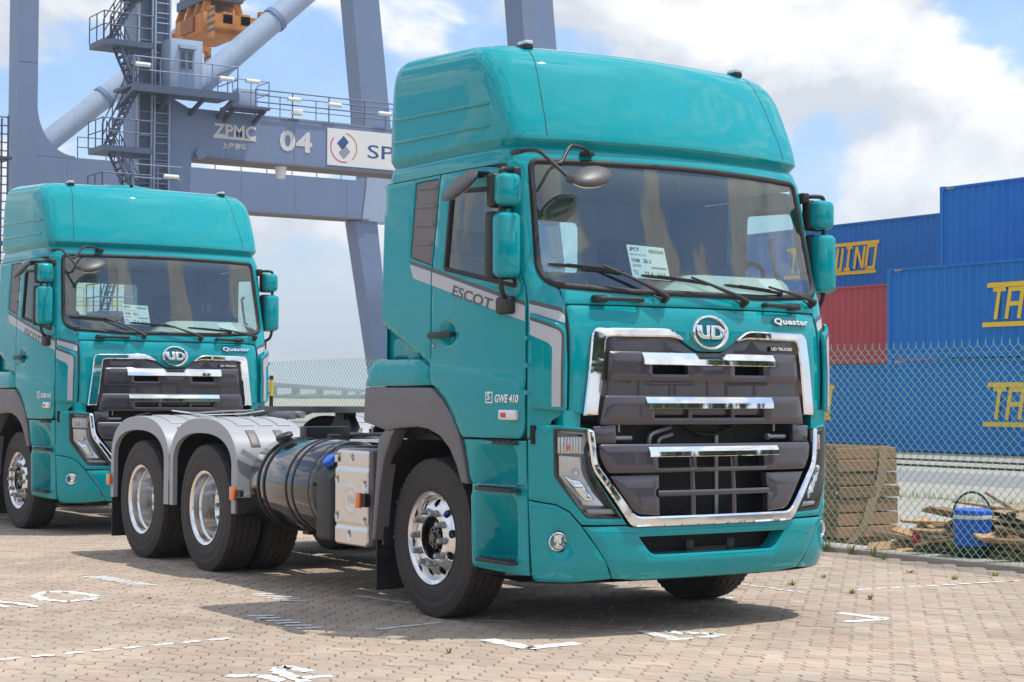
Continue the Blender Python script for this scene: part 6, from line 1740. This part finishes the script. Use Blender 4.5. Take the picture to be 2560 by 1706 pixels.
            MB().box(-.785, -.735, -1.245, -1.21, .66, .75).obj('marker_base', black_plastic, m)
        else:
            half('air_tank', MB().lathe([(0, 0), (.10, .01), (.13, .05), (.13, .65), (.10, .69), (0, .70)], (-1.4, -.95, .55), (1, 0, 0), 24), black_metal, T)
            half('silencer', MB().box(-1.45, -.75, -1.15, -.6, .42, 1.0, .06), black_metal, T)

mirror_grey = material('dark_grey_mirror_shell', (.075, .070, .070), .45, noise=(9, .12))
lens_chrome = material('faceted_clear_plastic', (.72, .74, .76), .15, metal=.35, coat=1.0)
lamp_dark = material('dark_lamp_housing', (.30, .30, .31), .25, metal=.6)
coupling = material('greased_steel', (.13, .13, .14), .38, metal=.6, noise=(10, .3))
tank_black = material('tank_black_paint', (.014, .014, .016), .10, coat=1.0, coat_rough=.03, noise=(3, .2))

truck = empty('tractor_truck')
build_wheels(truck); build_cab(truck); build_chassis(truck)
tag(truck, 'nearer teal tractor truck with high roof, parked nose-on in the foreground', 'truck', 'teal tractor trucks parked one behind the other')
truck2 = copy_tree(truck)
truck2.name = 'tractor_truck'
truck2.location = (-8.73, .095, 0.0); truck2.rotation_euler = (0, 0, R(1.12))
tag(truck2, 'second teal tractor truck standing behind the first, under the crane', 'truck')
# ------------------------------------------------------------------ papers inside the windscreens
def cards(T, number, which):
    mw = T.matrix_basis
    Yc = ymap(CAB)
    def place(name, poly_fn, mat, parent=None): pass
    c0 = Vector((1.190, -.505, 2.335)); ux = Vector((.03, .265, -.012)); uz = Vector((.055, .01, -.205))
    e = empty('document_card', mw @ c0, T.rotation_euler.z); tag(e, 'white permit card with printed numbers behind the windscreen of the ' + which, 'card', 'permit cards behind the windscreens')
    nrm = ux.cross(uz).normalized() * -1
    if nrm.x < 0: nrm = -nrm
    def at(a, b, d): return ux * a + uz * b + nrm * d
    MBc = MB(); MBc.add([at(0, 0, 0), at(0, 1, 0), at(1, 1, 0), at(1, 0, 0)], [(0, 1, 2, 3)]); MBc.add([at(0, 0, -.001), at(1, 0, -.001), at(1, 1, -.001), at(0, 1, -.001)], [(0, 1, 2, 3)])
    MBc.obj('card_sheet', paper, e, None)
    for txt, r_, bd in (('JPCT', (.05, .32, .07, .20), .03), (number, (.56, .95, .09, .20), .01), ('Nam Han Co., Ltd.', (.05, .46, .25, .32), 0), ('VNM', (.05, .27, .40, .52), .01), ('28-3', (.36, .57, .40, .52), .01), ('26503708', (.05, .28, .58, .65), 0), ('T1', (.05, .16, .76, .90), .01), ('27-4', (.34, .56, .78, .92), .01), ('1111', (.68, .88, .78, .92), .01)):
        text_obj('card_print', txt, (r_[0], r_[1], r_[3], r_[2]) if False else (r_[0], r_[1], r_[2], r_[3]), lambda a, b, d, r_=r_: at(a, r_[2] + r_[3] - b, .0015), ink, e, 0, bd)
    for k in range(18):
        a = .55 + k * .022; m = MB(); m.add([at(a, .62, .0015), at(a, .67, .0015), at(a + .010 + .006 * (k % 2), .67, .0015), at(a + .010 + .006 * (k % 2), .62, .0015)], [(0, 1, 2, 3)]); m.obj('bar_code_bar', ink, e, None)
    q = [(1.185, .545, 2.16), (1.115, .725, 2.175), (1.145, .82, 2.055), (1.20, .66, 2.05)]
    q = [(1.175, .555, 2.165), (1.145, .73, 2.18), (1.185, .83, 2.06), (1.215, .68, 2.055)]
    o = ob('paper_sheet', [Vector(p) - Vector(q[0]) for p in q], [(0, 1, 2, 3)], paper); o.location = mw @ Vector(q[0]); o.rotation_euler = (0, 0, T.rotation_euler.z)
    tag(o, 'blank white paper sheet lying on the dashboard of the ' + which, 'paper', 'paper sheets on the dashboards')
bpy.context.view_layer.update()
cards(truck, '050365', 'nearer truck'); cards(truck2, '050367', 'second truck')
# ------------------------------------------------------------------ thin sea haze over the yard
hz = MB().box(-2400, 300, -900, 1500, -1.2, 75).obj('haze', None, None, None)
hm = bpy.data.materials.new('haze_volume'); hm.use_nodes = True; t = hm.node_tree; t.nodes.clear()
pv = t.nodes.new('ShaderNodeVolumePrincipled'); pv.inputs['Color'].default_value = (.86, .92, 1.0, 1); pv.inputs['Density'].default_value = .0006; pv.inputs['Anisotropy'].default_value = .2
om = t.nodes.new('ShaderNodeOutputMaterial'); t.links.new(pv.outputs[0], om.inputs['Volume'])
hz.data.materials.append(hm); hz['kind'] = 'stuff'; tag(hz, 'thin pale haze in the air over the whole port', 'haze')
